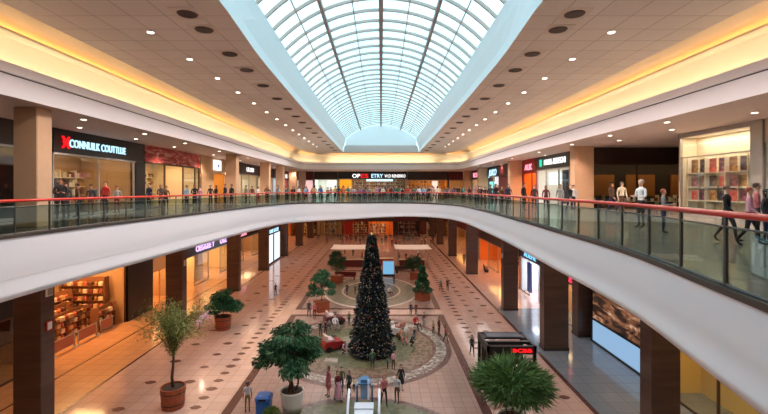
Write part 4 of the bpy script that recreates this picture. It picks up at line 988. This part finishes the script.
def pose(kind,fem=False):
    J=base_joints(fem); sw=J['L_shoulder'][0]; hw=J['L_hip'][0]
    def s(n,*p): J[n]=tuple(p)+J[n][3:]
    if kind=='walk':
        s('L_knee',hw,-.16,.52); s('L_ankle',hw,-.2,.11); s('L_ball',hw,-.3,.07); s('L_toe',hw,-.39,.08)
        s('R_knee',-hw,.06,.5); s('R_ankle',-hw,.3,.16); s('R_ball',-hw,.24,.06); s('R_toe',-hw,.16,.03)
        s('R_elbow',-sw-.05,-.05,1.14); s('R_wrist',-sw-.03,-.24,.96); s('R_palm',-sw-.02,-.31,.91)
        s('L_elbow',sw+.05,.12,1.15); s('L_wrist',sw+.06,.1,.91); s('L_palm',sw+.06,.08,.83)
    if kind in('hold','lean'):
        z=.0 if kind=='hold' else -.02
        for k,q in (('L',1),('R',-1)):
            s(k+'_elbow',q*(sw+.06),-.02,1.13+z); s(k+'_wrist',q*(.12),-.26,1.14 if kind=='hold' else 1.13); s(k+'_palm',q*.07,-.33,1.16 if kind=='hold' else 1.13)
    if kind=='bag':
        s('R_elbow',-sw-.08,-.02,1.13); s('R_wrist',-sw-.02,-.22,1.2); s('R_palm',-sw+.02,-.28,1.26)
    if kind=='sit':
        dz=-.62
        for n in list(J):
            if n in('pelvis','waist','chest','upchest','neck','jaw','head','crown') or n[2:] in('shoulder','elbow','wrist','palm','hip'):
                v=J[n]; J[n]=(v[0],v[1],v[2]+dz)+v[3:]
        for k,q in (('L',1),('R',-1)):
            s(k+'_hip',q*hw,-.03,.30); s(k+'_knee',q*(hw+.06),-.42,.46); s(k+'_ankle',q*(hw+.05),-.6,.1); s(k+'_ball',q*(hw+.05),-.7,.05); s(k+'_toe',q*(hw+.06),-.78,.035)
            s(k+'_elbow',q*(sw+.05),-.08,.56); s(k+'_wrist',q*.16,-.3,.52); s(k+'_palm',q*.13,-.37,.51)
    if kind=='crouch':
        dz=-.45
        for n in list(J):
            if n in('pelvis','waist','chest','upchest','neck','jaw','head','crown') or n[2:] in('shoulder','elbow','wrist','palm','hip'):
                v=J[n]; J[n]=(v[0],v[1]-(v[2]-.95)*.45,v[2]+dz)+v[3:]
        for k,q in (('L',1),('R',-1)):
            s(k+'_knee',q*(hw+.06),-.36,.42); s(k+'_ankle',q*(hw+.03),-.02,.1); s(k+'_ball',q*(hw+.03),-.12,.045); s(k+'_toe',q*(hw+.04),-.2,.03)
            s(k+'_elbow',q*(sw+.05),-.32,.62); s(k+'_wrist',q*.14,-.5,.5); s(k+'_palm',q*.11,-.56,.46)
    return J
ZONE={'L_shoulder':1,'neckseg':0}
def closest(p,a,b):
    ab=b-a; t=max(0,min(1,(p-a).dot(ab)/max(1e-9,ab.length_squared))); return (p-(a+ab*t)).length
SEGZ=[]
for a,b in EDG:
    if a in('neck','jaw','head') or b=='crown': z=0
    elif a=='upchest' and b=='neck': z=0
    elif b.endswith('elbow') or b.endswith('shoulder'): z=1
    elif b.endswith('wrist'): z=4
    elif b.endswith('palm'): z=0
    elif b.endswith('hip'): z=2
    elif b.endswith('knee'): z=2
    elif b.endswith('ankle'): z=5
    elif b.endswith('ball') or b.endswith('toe'): z=3
    elif a=='pelvis': z=1
    else: z=1
    SEGZ.append((a,b,z))
def add_finger(mb,p,d,side,l,r,curl,axis):
    pts=[p]; q=p; dd=d.copy()
    for k,f in enumerate((.45,.3,.25)):
        q=q+dd*l*f; pts.append(q); dd=(Matrix.Rotation(curl,3,axis)@dd).normalized()
    mb.tube(pts,[r,r*.95,r*.85,r*.6],5,0)
def make_body(kind,fem):
    J=pose(kind,fem); V,Fc=skin_body(J,EDG)
    mb=MB(); mb.v=list(V)
    P={n:Vector(J[n][:3]) for n in J}
    for f in Fc:
        c=sum((Vector(V[i]) for i in f),Vector())/len(f)
        best=min(SEGZ,key=lambda s:closest(c,P[s[0]],P[s[1]])-(min(J[s[0]][3],J[s[1]][3])*.8)); z=best[2]
        if z==1 and best[:2]==('pelvis','waist') and (c-P['pelvis']).z<.06: z=2
        if best[:2]==('upchest','neck'): z=1 if (c-P['neck']).length>.075 else 0
        mb.f.append(f); mb.m.append(z)
    # face: nose, eyes, ears, mouth; hands: four fingers and a thumb
    h=P['head']; fw=Vector((0,-1,0)); fy=J['head'][3]
    tilt=(P['crown']-P['jaw']).normalized()
    def hp(x,u,v): return h+Vector((x,0,0))+Vector((0,u,0))+tilt*v
    mb.add([hp(-.013,-.078,-.028),hp(.013,-.078,-.028),hp(0,-.112,-.03),hp(0,-.084,.018)],[(0,1,2),(0,2,3),(1,3,2)],0)
    for s in (-1,1):
        mb.ball(hp(s*.032,-.078,.006),(.011,.008,.007),6,6); mb.ball(hp(s*.088,.005,-.012),(.012,.022,.032),6,0)
    mb.ball(hp(0,-.078,-.062),(.024,.008,.007),6,7)
    for k,s in (('L',1),('R',-1)):
        w=P[k+'_wrist']; pl=P[k+'_palm']; d=(pl-w).normalized(); side=Vector((0,1,0)); side=(side-d*side.dot(d)).normalized() if abs(d.y)<.85 else Vector((s,0,0))
        ax=d.cross(side).normalized(); cu=side.cross(d)
        for j,(o,l) in enumerate(((-.027,.078),(-.009,.088),(.009,.082),(.026,.064))):
            add_finger(mb,pl+side*o-d*.01,d,side,l,.0095,.28*s,side)
        add_finger(mb,w.lerp(pl,.45)-side*.02,(d*.75-side*.7).normalized(),side,.062,.0105,.2*s,side)
    z0=min(v[2] for v in mb.v); mb.v=[(x,y,z-z0) for x,y,z in mb.v]
    hh=Vector((h.x,h.y,h.z-z0)); return mb,hh,(tilt)
M_skin=[mat('skin_light',(214,164,138),.55),mat('skin_tan',(176,122,92),.55),mat('skin_brown',(116,76,56),.55)]
M_eye=mat('eye_dark',(30,24,22),.3); M_lip=mat('lip_rose',(166,90,84),.5)
HAIRC={'black':(24,20,20),'brown':(70,44,30),'red':(150,62,34),'grey':(150,146,142),'blond':(176,140,90)}
def hair_data(h,t,style):
    mb=MB(); n=12; rows=[]
    def hp(x,y,z): return (h.x+x,h.y+y+ t.y*z,h.z+z)
    v=[];f=[]
    lows=7 if style!='long' else 10
    for i in range(lows+1):
        a=PI/2*(i/6) if i<=6 else PI/2
        r=math.sin(a)*.1; z=.03+math.cos(a)*.085
        if i>6: z=.03-.07*(i-6); r=.1-.004*(i-6)
        for k in range(n):
            ph=2*PI*k/n; y=math.sin(ph)*r*1.05; x=math.cos(ph)*r
            zz=z
            if y<-.03 and z<.06: zz=.06; y=max(y,-.09)     # hairline above the brow
            v.append(hp(x,y+.008,zz))
    for i in range(lows):
        for k in range(n):
            l=(k+1)%n; f.append((i*n+k,(i+1)*n+k,(i+1)*n+l,i*n+l))
    mb.add(v,f); return mb
PROTO={}
SLOTM=[None]*8
dummy=mat('clothing_base',(120,120,120),.8)
def proto(kind,fem):
    k=(kind,fem)
    if k not in PROTO:
        mb,h,t=make_body(kind,fem)
        me=mb.data('person_body',[dummy]*8,True)
        hd={st:hair_data(h,t,st).data('hair_'+st,[dummy],True) for st in ('short','long')}
        PROTO[k]=(me,hd,h)
    return PROTO[k]
SK={}
def skirt_data(fem,l):
    if l not in SK:
        b=MB(); b.lathe([(.125,1.12),(.15,1.0),(.19,.85),(.22,.62),(.22 if l=='knee' else .24,.52 if l=='knee' else .2)],n=16,cap=False)
        b.v=[(x,y*.75,z) for x,y,z in b.v]; SK[l]=b.data('skirt_'+l,[dummy],True)
    return SK[l]
def cloth(c,nm): return mat('cloth_'+nm.replace(' ','_'),c,.85)
CC={'white':(222,220,220),'black':(26,25,28),'charcoal':(58,56,60),'grey':(136,134,134),'light grey':(186,184,188),'navy':(34,40,66),'blue':(62,92,150),'sky blue':(140,172,206),'red':(172,40,38),'maroon':(104,36,40),'pink':(210,150,166),'rose':(184,104,110),'orange':(214,110,52),'khaki':(140,112,78),'brown':(92,64,48),'olive':(84,86,58),'green':(60,100,72),'cream':(222,206,180),'purple':(96,70,120),'teal':(56,116,120),'mustard':(190,150,64),'tan':(184,150,116)}
USED={}
PLACED=[(p,r+.12) for p,r in TOYS]+[(Vector((fir.location.x,fir.location.y,0)),1.95)]
def person(where,loc,rz,h,top,bottom,hair='black',style='short',fem=False,kind='stand',skin=0,skirt=None,sleeves=True,group=None,label=None,verb=None,shoes='black'):
    me,hd,hh=proto(kind,fem); loc=Vector(loc); rad=.34*h/1.7*(1.35 if kind in('walk','sit','crouch') else 1)
    for _ in range(30):
        hit=False
        for q,r2 in PLACED:
            d=loc-q
            if abs(d.z)<2 and d.xy.length<rad+r2:
                dd=d.xy.normalized() if d.xy.length>1e-3 else Vector((1,0)); n=q.xy+dd*(rad+r2+.01); loc=Vector((n.x,n.y,loc.z)); hit=True
        if not hit: break
    PLACED.append((loc.copy(),rad))
    child=h<1.3 and kind not in('sit','crouch')
    vb=verb or {'stand':'standing','walk':'walking','hold':'standing with hands held together','lean':'leaning','bag':'standing with one arm raised','sit':'sitting','crouch':'crouching'}[kind]
    low='%s %s'%(bottom,{'knee':'skirt','long':'long skirt',None:'trousers'}[skirt])
    lb=label or ('%s in %s top, %s, %s'%('child' if child else 'person',top,low,where) if kind not in('sit','crouch') else '%s in %s top, %s, %s %s'%('child' if child else 'person',top,low,vb,where))
    if len(lb.replace('-',' ').split())>16: print('LONG',lb)
    o=thing('person',lb,'person',loc,rz,group)
    base={'sit':.95,'crouch':1.28}.get(kind,1.745); s=h/base; o.scale=(s,s,s)
    b=bpy.data.objects.new('body',me); COL.objects.link(b); b.parent=o
    sk=M_skin[skin]; T=cloth(CC[top],top); B=cloth(CC[bottom],bottom)
    ms=[sk,T,B,cloth(CC[shoes],shoes),T if sleeves else sk,sk if skirt=='knee' else B,M_eye,M_lip]
    for i,mm in enumerate(ms): b.material_slots[i].link='OBJECT'; b.material_slots[i].material=mm
    g=bpy.data.objects.new('hair',hd[style]); COL.objects.link(g); g.parent=o; g.material_slots[0].link='OBJECT'; g.material_slots[0].material=mat('hair_'+hair,HAIRC[hair],.6)
    if skirt and kind in('stand','walk','hold','lean','bag'):
        k=bpy.data.objects.new('skirt',skirt_data(fem,skirt)); COL.objects.link(k); k.parent=o; k.material_slots[0].link='OBJECT'; k.material_slots[0].material=B
    return o
def gperson(px,py,hpx,where,rz,top,bottom,**k):
    g=ground(px,py); s=k.pop('hs',None); return person(where,g,rz,s or hpx*g.y/F,top,bottom,**k)
FC=0.0; AW=PI     # facing the camera / away from it
# lower floor, near
gperson(247.5,411,29,'beside the blue bin at the dark floor band',.3,'light grey','khaki',skin=2,sleeves=False)
gperson(328.5,396,30,'leftmost of the group below the big roundel',-1.0,'rose','rose',fem=True,style='long',hair='brown',skirt='knee')
gperson(336.5,400,30,'in the middle of the group below roundel',.6,'maroon','pink',fem=True,style='long',hair='brown',skirt='long',kind='walk')
gperson(341.5,391,24,'behind the maroon dressed one below the roundel',.2,'olive','charcoal',hair='brown')
gperson(347.5,397,26,'right of the group below the big roundel',-.7,'charcoal','black',fem=True,style='long')
gperson(341,397,11,'at the feet of the group below the big roundel',.4,'grey','brown')
gperson(354,392,14,'right beside the charcoal dressed one below the roundel',-.3,'cream','charcoal',hair='brown')
gperson(384,405,30,'above the play slide, left of two',.3,'rose','black',fem=True,style='long',hair='red',kind='walk')
gperson(389.5,404,28,'above the play slide, right of two',-.4,'light grey','brown',hair='brown')
gperson(401,390.5,26,'alone on the rim of the big roundel',.2,'black','black',fem=True,style='long',skirt='knee')
gperson(372.5,370,21,'in front of the decorated fir on left',AW,'green','charcoal',hair='grey')
gperson(393.5,370,19,'in front of the decorated fir on right',2.6,'pink','brown',fem=True,hair='brown')
gperson(388,369,12,'beside the pink topped one before the decorated fir',2.0,'blue','navy')
gperson(472,356,21,'alone on the right aisle left of the black kiosk',.1,'charcoal','black',fem=True,style='long',kind='walk')
# lower floor, right rim of the roundel
gperson(439,335,18,'on the right rim of the big roundel',.9,'brown','black',fem=True,style='long',hair='brown')
gperson(434.5,334,13,'left of the brown dressed one on the right rim',.5,'tan','black',hair='brown')
gperson(445.5,342,17,'lowest on the right rim of the big roundel',1.4,'rose','charcoal',fem=True,style='long',hair='brown',kind='walk')
gperson(424,326,13.5,'on the upper right edge of the big roundel',.2,'maroon','grey',hair='black')
gperson(415.5,328,13.5,'at upper right of the big roundel',.5,'red','black',kind='sit',hair='brown',hs=1.1)
gperson(410.8,315.5,13,'in the gap between the two roundels, left of two',-.3,'black','black')
gperson(415.8,315.5,13,'in the gap between the two roundels, right of two',.3,'maroon','brown',fem=True,style='long',hair='brown')
gperson(414.5,340,11,'on the mosaic right of the decorated fir',.8,'charcoal','teal',hair='black',hs=1.05)
gperson(410.5,346,11,'on the mosaic right of the decorated fir',1.2,'navy','black',kind='crouch',hs=1.0)
gperson(403,342,11,'beside the pale toy car',.2,'tan','rose',kind='sit',hair='brown',hs=.95)
gperson(398,338.5,11,'on the pale toy car side',1.2,'orange','brown',kind='crouch',hair='blond',hs=1.0)
# lower floor, left of the fir
gperson(309,317,17,'by the square planter, left of two',.4,'charcoal','charcoal',kind='walk')
gperson(313,318.5,17,'by the square planter, right of two',.1,'rose','maroon',fem=True,style='long',hair='brown',kind='walk')
gperson(320.5,336,15,'behind the red toy car, left of two',.6,'black','charcoal',hair='brown')
gperson(324.5,335,14,'behind the red toy car, right of two',-.2,'maroon','black',hair='black')
gperson(349,325.5,14,'left of the fir near top of roundel',.3,'olive','black')
gperson(335,328,10,'on the mosaic before the maroon toy car',.4,'white','grey',kind='sit',hair='brown',hs=1.05)
gperson(329,330,9,'beside the maroon toy car',.2,'grey','navy',kind='crouch',hs=1.0)
gperson(340.5,352,10,'beside the red toy car',1.1,'pink','maroon',kind='crouch',hair='brown',hs=1.0)
# far roundel
gperson(347,295,12,'on the far roundel, left of two',-.4,'black','navy',kind='walk')
gperson(355.3,294,9.5,'on the far roundel, right of two',.5,'olive','black',kind='bag')
gperson(394,284,8.5,'on the far roundel right of the fir',.2,'navy','charcoal')
gperson(389,295,6,'on the far roundel close to the fir',.6,'cream','maroon',kind='sit',hs=.95)
# left aisle
gperson(275.5,296,13,'alone on the left aisle beside the pillars',.4,'navy','charcoal',kind='walk')
# right aisle
gperson(440.8,291,12.5,'on the right aisle, left of a couple',.2,'grey','charcoal',kind='walk')
gperson(445,291,12.5,'on the right aisle, right of a couple',-.2,'maroon','black',kind='walk',fem=True,style='long')
gperson(464,264,11,'by a far right brown pillar, left of two',.3,'black','black')
gperson(468,264,10.5,'by a far right brown pillar, right of two',.1,'charcoal','navy',fem=True,style='long')
# right floor shopper and far hall visitors
rng=random.Random(99)
FAR=[(340.5,240,6,'charcoal','black'),(349.5,239,6,'maroon','black'),(356,241,6,'brown','charcoal'),(363,240,6,'black','navy'),(385,240,6.5,'olive','black'),(392,247,9,'black','black'),(396,247,9,'red','black'),(409,240,6,'navy','black'),(413,239,6,'tan','black'),(417,240,6,'charcoal','grey'),(345,254,9,'black','maroon'),(353,256,9,'navy','black'),(362,260,9,'red','navy'),(399,262,9.5,'grey','black'),(406,261,9,'black','brown'),(418,258,9,'white','black'),(333,262,9,'pink','navy'),(425,246,7.5,'brown','black'),(433,243,7,'charcoal','maroon'),(327,243,7,'blue','black'),(318,240,6.5,'black','blue'),(431,244,7,'orange','black')]+[(338+i*4.4,237+(i*7)%9,6,('brown','black','maroon','charcoal','tan','navy','olive','grey','red','cream')[i%10],('purple','teal','cream')[i//10]) for i in range(22)]
for i,(px,py,hp_,tc,bc) in enumerate(FAR):
    gperson(px,py,hp_,'far back in lower hall, %s'%('left of fir' if px<360 else 'behind fir' if px<400 else 'right of fir'),rng.uniform(-3,3),tc,bc,skin=rng.choice((0,0,1)),kind=rng.choice(('stand','walk')),hair=rng.choice(('black','brown')),hs=max(1.6,min(1.78,hp_*ground(px,py).y/F)))

# ------------------------------------------------------------------ people on the upper deck
def up(px,Y,where,rz,h,top,bottom,**k):
    if Y>19: h*=1.06
    x=(px-381)*Y/F; return person(where,Vector((x,Y,DECK)),rz,h,top,bottom,**k)
up(641,16.6,'at the right handrail before the dark recess',-1.35,1.86,'white','black',hair='grey',kind='hold')
up(663.5,14.6,'red haired, at the right handrail',.9,1.5,'grey','navy',fem=True,hair='red',style='short',kind='hold')
up(727,12.3,'in a dark jacket passing the picture shop window',.5,1.6,'black','charcoal',fem=True,hair='brown',kind='walk')
up(750,11.4,'walking at the right edge before the pale shop front',.7,1.56,'pink','black',fem=True,hair='red',kind='walk')
up(757,12.6,'taller, behind the pink topped walker at right',.9,1.68,'rose','charcoal',hair='brown',kind='hold',fem=True)
up(767,11.9,'at the very right edge of the deck',.4,1.5,'charcoal','navy',hair='black',fem=True,style='long')
LEFTP=[(60.5,20.9,1.9,'black','black','hold','under the red cross mark'),(66,21.6,1.7,'charcoal','charcoal','stand','beside the black dressed one under the red cross mark'),(77,23.0,1.7,'brown','black','stand','before the left pane of the black board shop'),(91,24.8,1.66,'charcoal','brown','stand','before the black board shop middle'),(105.5,25.9,1.85,'red','black','stand','before the right pane of the black board shop'),(117,27.0,1.6,'grey','maroon','stand','right of the red topped one'),(149,30.2,1.8,'navy','black','stand','before the red floral banner, first from left'),(157.5,30.5,1.72,'charcoal','maroon','lean','before the red floral banner, second from left'),(166,30.0,1.62,'brown','black','stand','before the red floral banner, third from left'),(186.5,33,1.7,'sky blue','navy','stand','before the red floral banner, fourth from left'),(194,33.6,1.74,'black','navy','hold','before the red floral banner, fifth from left'),(200,33,1.6,'pink','grey','stand','left of the glowing square sign'),(210.5,38.6,1.74,'charcoal','black','stand','under the glowing square sign, left of three'),(216,38.2,1.72,'black','brown','lean','under the glowing square sign, middle of three'),(223,38.3,1.84,'navy','navy','stand','under the glowing square sign, right of three'),(231.5,37.8,1.8,'black','charcoal','stand','before the second plaster pillar of the left deck'),(246,46,1.78,'grey','charcoal','stand','under the small white sign of the left deck'),(252,45,1.7,'maroon','cream','walk','walking between the plaster pillars of the left deck'),(256,45.5,1.64,'white','red','stand','beside the third plaster pillar of the left deck')]
for px,Y,h,tc,bc,kd,wh in LEFTP: up(px,Y,wh,rng.uniform(-.8,.8),h,tc,bc,kind=kd,hair=rng.choice(('black','brown')),skin=rng.choice((0,1)),style=rng.choice(('short','short','long')),verb='standing' if kd=='lean' else None)
# right deck, far half
RIGHTP=[(477,41.5,'rose','black'),(481,42,'black','black'),(485,42.5,'maroon','black'),(490.5,38,'charcoal','navy'),(496,36,'black','maroon'),(501.5,34.5,'brown','black'),(508,33,'navy','charcoal'),(524,31,'black','black'),(528,31,'charcoal','charcoal'),(546,30,'maroon','black'),(560,28.5,'grey','grey'),(566,28,'black','navy'),(571,28,'light grey','black'),(612,24,'brown','navy'),(622,25,'cream','brown')]
for i,(px,Y,tc,bc) in enumerate(RIGHTP):
    up(px,Y,'right deck, %s along from far corner'%ORD[i],rng.uniform(-1.2,1.2),rng.uniform(1.6,1.84),tc,bc,kind=rng.choice(('stand','stand','walk','hold')),hair=rng.choice(('black','brown','brown')),style=rng.choice(('short','long')),skin=rng.choice((0,1,0)))
rng=random.Random(5)
for side,n in (('left',16),('right',18)):
    for i in range(n):
        y=(47+i*1.55) if side=='left' else (38.5+i*1.75); x=(-12.3-rng.uniform(0,.3)-(i%3)*.3) if side=='left' else (8.6+rng.uniform(0,1.2)+(i%3)*1.6)
        tc=('black','charcoal','navy','brown','maroon','black','grey','olive','purple','teal','red','white')[(i*5+3)%12]; bc=('black','navy','charcoal')[i%3]
        person('strolling deep on the %s deck, %s from near end'%(side,ORD[i]),Vector((x,y,DECK)),rng.uniform(-.9,.9),rng.uniform(1.7,1.95),tc,bc,kind=rng.choice(('stand','walk','hold')),hair=rng.choice(('black','brown')),style=rng.choice(('short','long')),skin=rng.choice((0,0,1)),fem=rng.random()<.5)
# crowd along the far railing and behind it
tops=list(CC); k=0
for row,(y0,n,x0,x1) in enumerate(((48.2,26,-9.6,6.2),(54,21,-12,8),(64,18,-14,12))):
    for i in range(n):
        x=x0+(x1-x0)*(i+.5)/n+rng.uniform(-.13,.13); y=y0+rng.uniform(-.15,1.8)*(1 if row else .45)
        if row==0: y=max(y,min((p.y for p in EDGE if abs(p.x-x)<1.2),default=47)+.75)
        tc=tops[(k*7+row*3)%len(tops)]; bc=('black','navy','charcoal','brown','grey','maroon')[(k*5+row)%6]; k+=1
        person('far upper crowd, %s row, %s from left'%(('front','middle','back')[row],(ORD+['twenty-ninth','thirtieth','thirty-first','thirty-second','thirty-third','thirty-fourth'])[i]),Vector((x,y,DECK)),rng.uniform(-.7,.7)+(PI if row and rng.random()<.4 else 0),rng.uniform(1.68,1.98),tc,bc,kind='lean' if row==0 and i%3==0 else rng.choice(('stand','stand','walk','hold')),hair=rng.choice(('black','brown','black','blond')),style=rng.choice(('short','long')),skin=rng.choice((0,0,1,2)),fem=rng.random()<.5)
# a white shopping bag held by the tall woman at right
p=Vector(((758-381)*12.4/F,12.2,DECK)); t=thing('shopping_bag','white shopping bag hanging beside the pink topped walker','bag',p+Vector((.22,-.1,.35)))
m=MB(); m.rbox(-.17,.17,-.06,.06,0,.4,.01); m.build('body',M_white,t); m=MB(); m.tube([(-.08,0,.4),(-.07,0,.52),(.07,0,.52),(.08,0,.4)],.008,5); m.build('handle',M_white,t)
# ------------------------------------------------------------------ lights
def strip(name,loc,length,depth,power,col,d):
    e=Vector(d).to_track_quat('-Z','Y').to_euler(); return area(name,loc,length,depth,power,col,e)
# cove lamps: hidden strips behind the bulkhead's lip (pale yellow) and on an added ledge (amber)
PALE=(255,238,190); AMBER=(255,178,92)
for s in (-1,1):
    strip('cove_strip',(s*13.42,29.5,CAMZ+4.3),75,.12,COVE_A,PALE,(s,0,.22))
    strip('cove_strip_amber',(s*13.66,29.5,CAMZ+5.79),75,.08,COVE_B,AMBER,(s*.45,0,1))
    c=.7071; strip('cove_strip',(s*(9+4.42*c),67.5+4.42*c,CAMZ+4.3),6.6,.12,COVE_A*.07,PALE,(s*c,c,.22))
    strip('cove_strip_amber',(s*(9+4.66*c),67.5+4.66*c,CAMZ+5.79),6.6,.08,COVE_B*.08,AMBER,(s*.3,.3,1))
strip('cove_strip',(0,71.92,CAMZ+4.3),18,.12,COVE_A*.3,PALE,(0,1,.22))
strip('cove_strip_amber',(0,72.16,CAMZ+5.79),18,.08,COVE_B*.25,AMBER,(0,.45,1))
# lamps of the lower floor under the galleries
area('aisle_light',(-18.5,45,ZL-.05),6,80,LOW_L,(255,208,160))
area('aisle_light',(14.5,40,ZL-.05),5,60,LOW_R,(250,240,236))
area('hall_light',(-2,80,ZL-.05),26,50,LOW_F,(255,222,194))
for k in range(8):
    for x in (-20.0,14.3): spot('added_streak_spot',(x,48+9*k,ZL-.06),LOW_S,(255,226,196),150,.6,.2)  # unseen spots added for light streaks on the glossy floor
# daylight through the glazed vault
w=bpy.data.worlds.new('sky'); scene.world=w; w.use_nodes=True; nt=w.node_tree; bg=nt.nodes['Background']
tc=nt.nodes.new('ShaderNodeTexCoord'); n=nt.nodes.new('ShaderNodeTexNoise'); n.inputs['Scale'].default_value=2.6; n.inputs['Detail'].default_value=5
r=nt.nodes.new('ShaderNodeValToRGB'); r.color_ramp.elements[0].position=.38; r.color_ramp.elements[1].position=.6
r.color_ramp.elements[0].color=(.29,.54,.67,1); r.color_ramp.elements[1].color=(.42,.63,.68,1)
nt.links.new(tc.outputs['Generated'],n.inputs['Vector']); nt.links.new(n.outputs['Fac'],r.inputs['Fac']); nt.links.new(r.outputs['Color'],bg.inputs['Color'])
bg.inputs['Strength'].default_value=SKY
pl=bpy.data.lights.new('skylight_portal','AREA'); pl.shape='RECTANGLE'; pl.size=11; pl.size_y=72; pl.cycles.is_portal=True
po=bpy.data.objects.new('skylight_portal',pl); COL.objects.link(po); po.location=(0,32,ZP-.02)
# ------------------------------------------------------------------ camera
cam=bpy.data.cameras.new('camera'); co=bpy.data.objects.new('camera',cam); COL.objects.link(co)
cam.sensor_width=36; cam.lens=36*F/768; cam.clip_start=.05; cam.clip_end=400
co.location=(0,0,CAMZ); co.rotation_euler=(PI/2,0,0)
cam.shift_x=3/768; cam.shift_y=-18/768
scene.camera=co
vs=scene.view_settings; vs.view_transform='Standard'; vs.look='None'; vs.gamma=1; vs.use_curve_mapping=False; vs.exposure=EXPOSURE
scene.display_settings.display_device='sRGB'
c=scene.cycles; c.max_bounces=7; c.diffuse_bounces=4; c.glossy_bounces=3; c.transmission_bounces=4; c.transparent_max_bounces=16
c.caustics_reflective=False; c.caustics_refractive=False; c.sample_clamp_indirect=6; c.use_denoising=True
for lb,ns in LABELS.items():
    if len(ns)>1: print('SHARED',len(ns),lb)
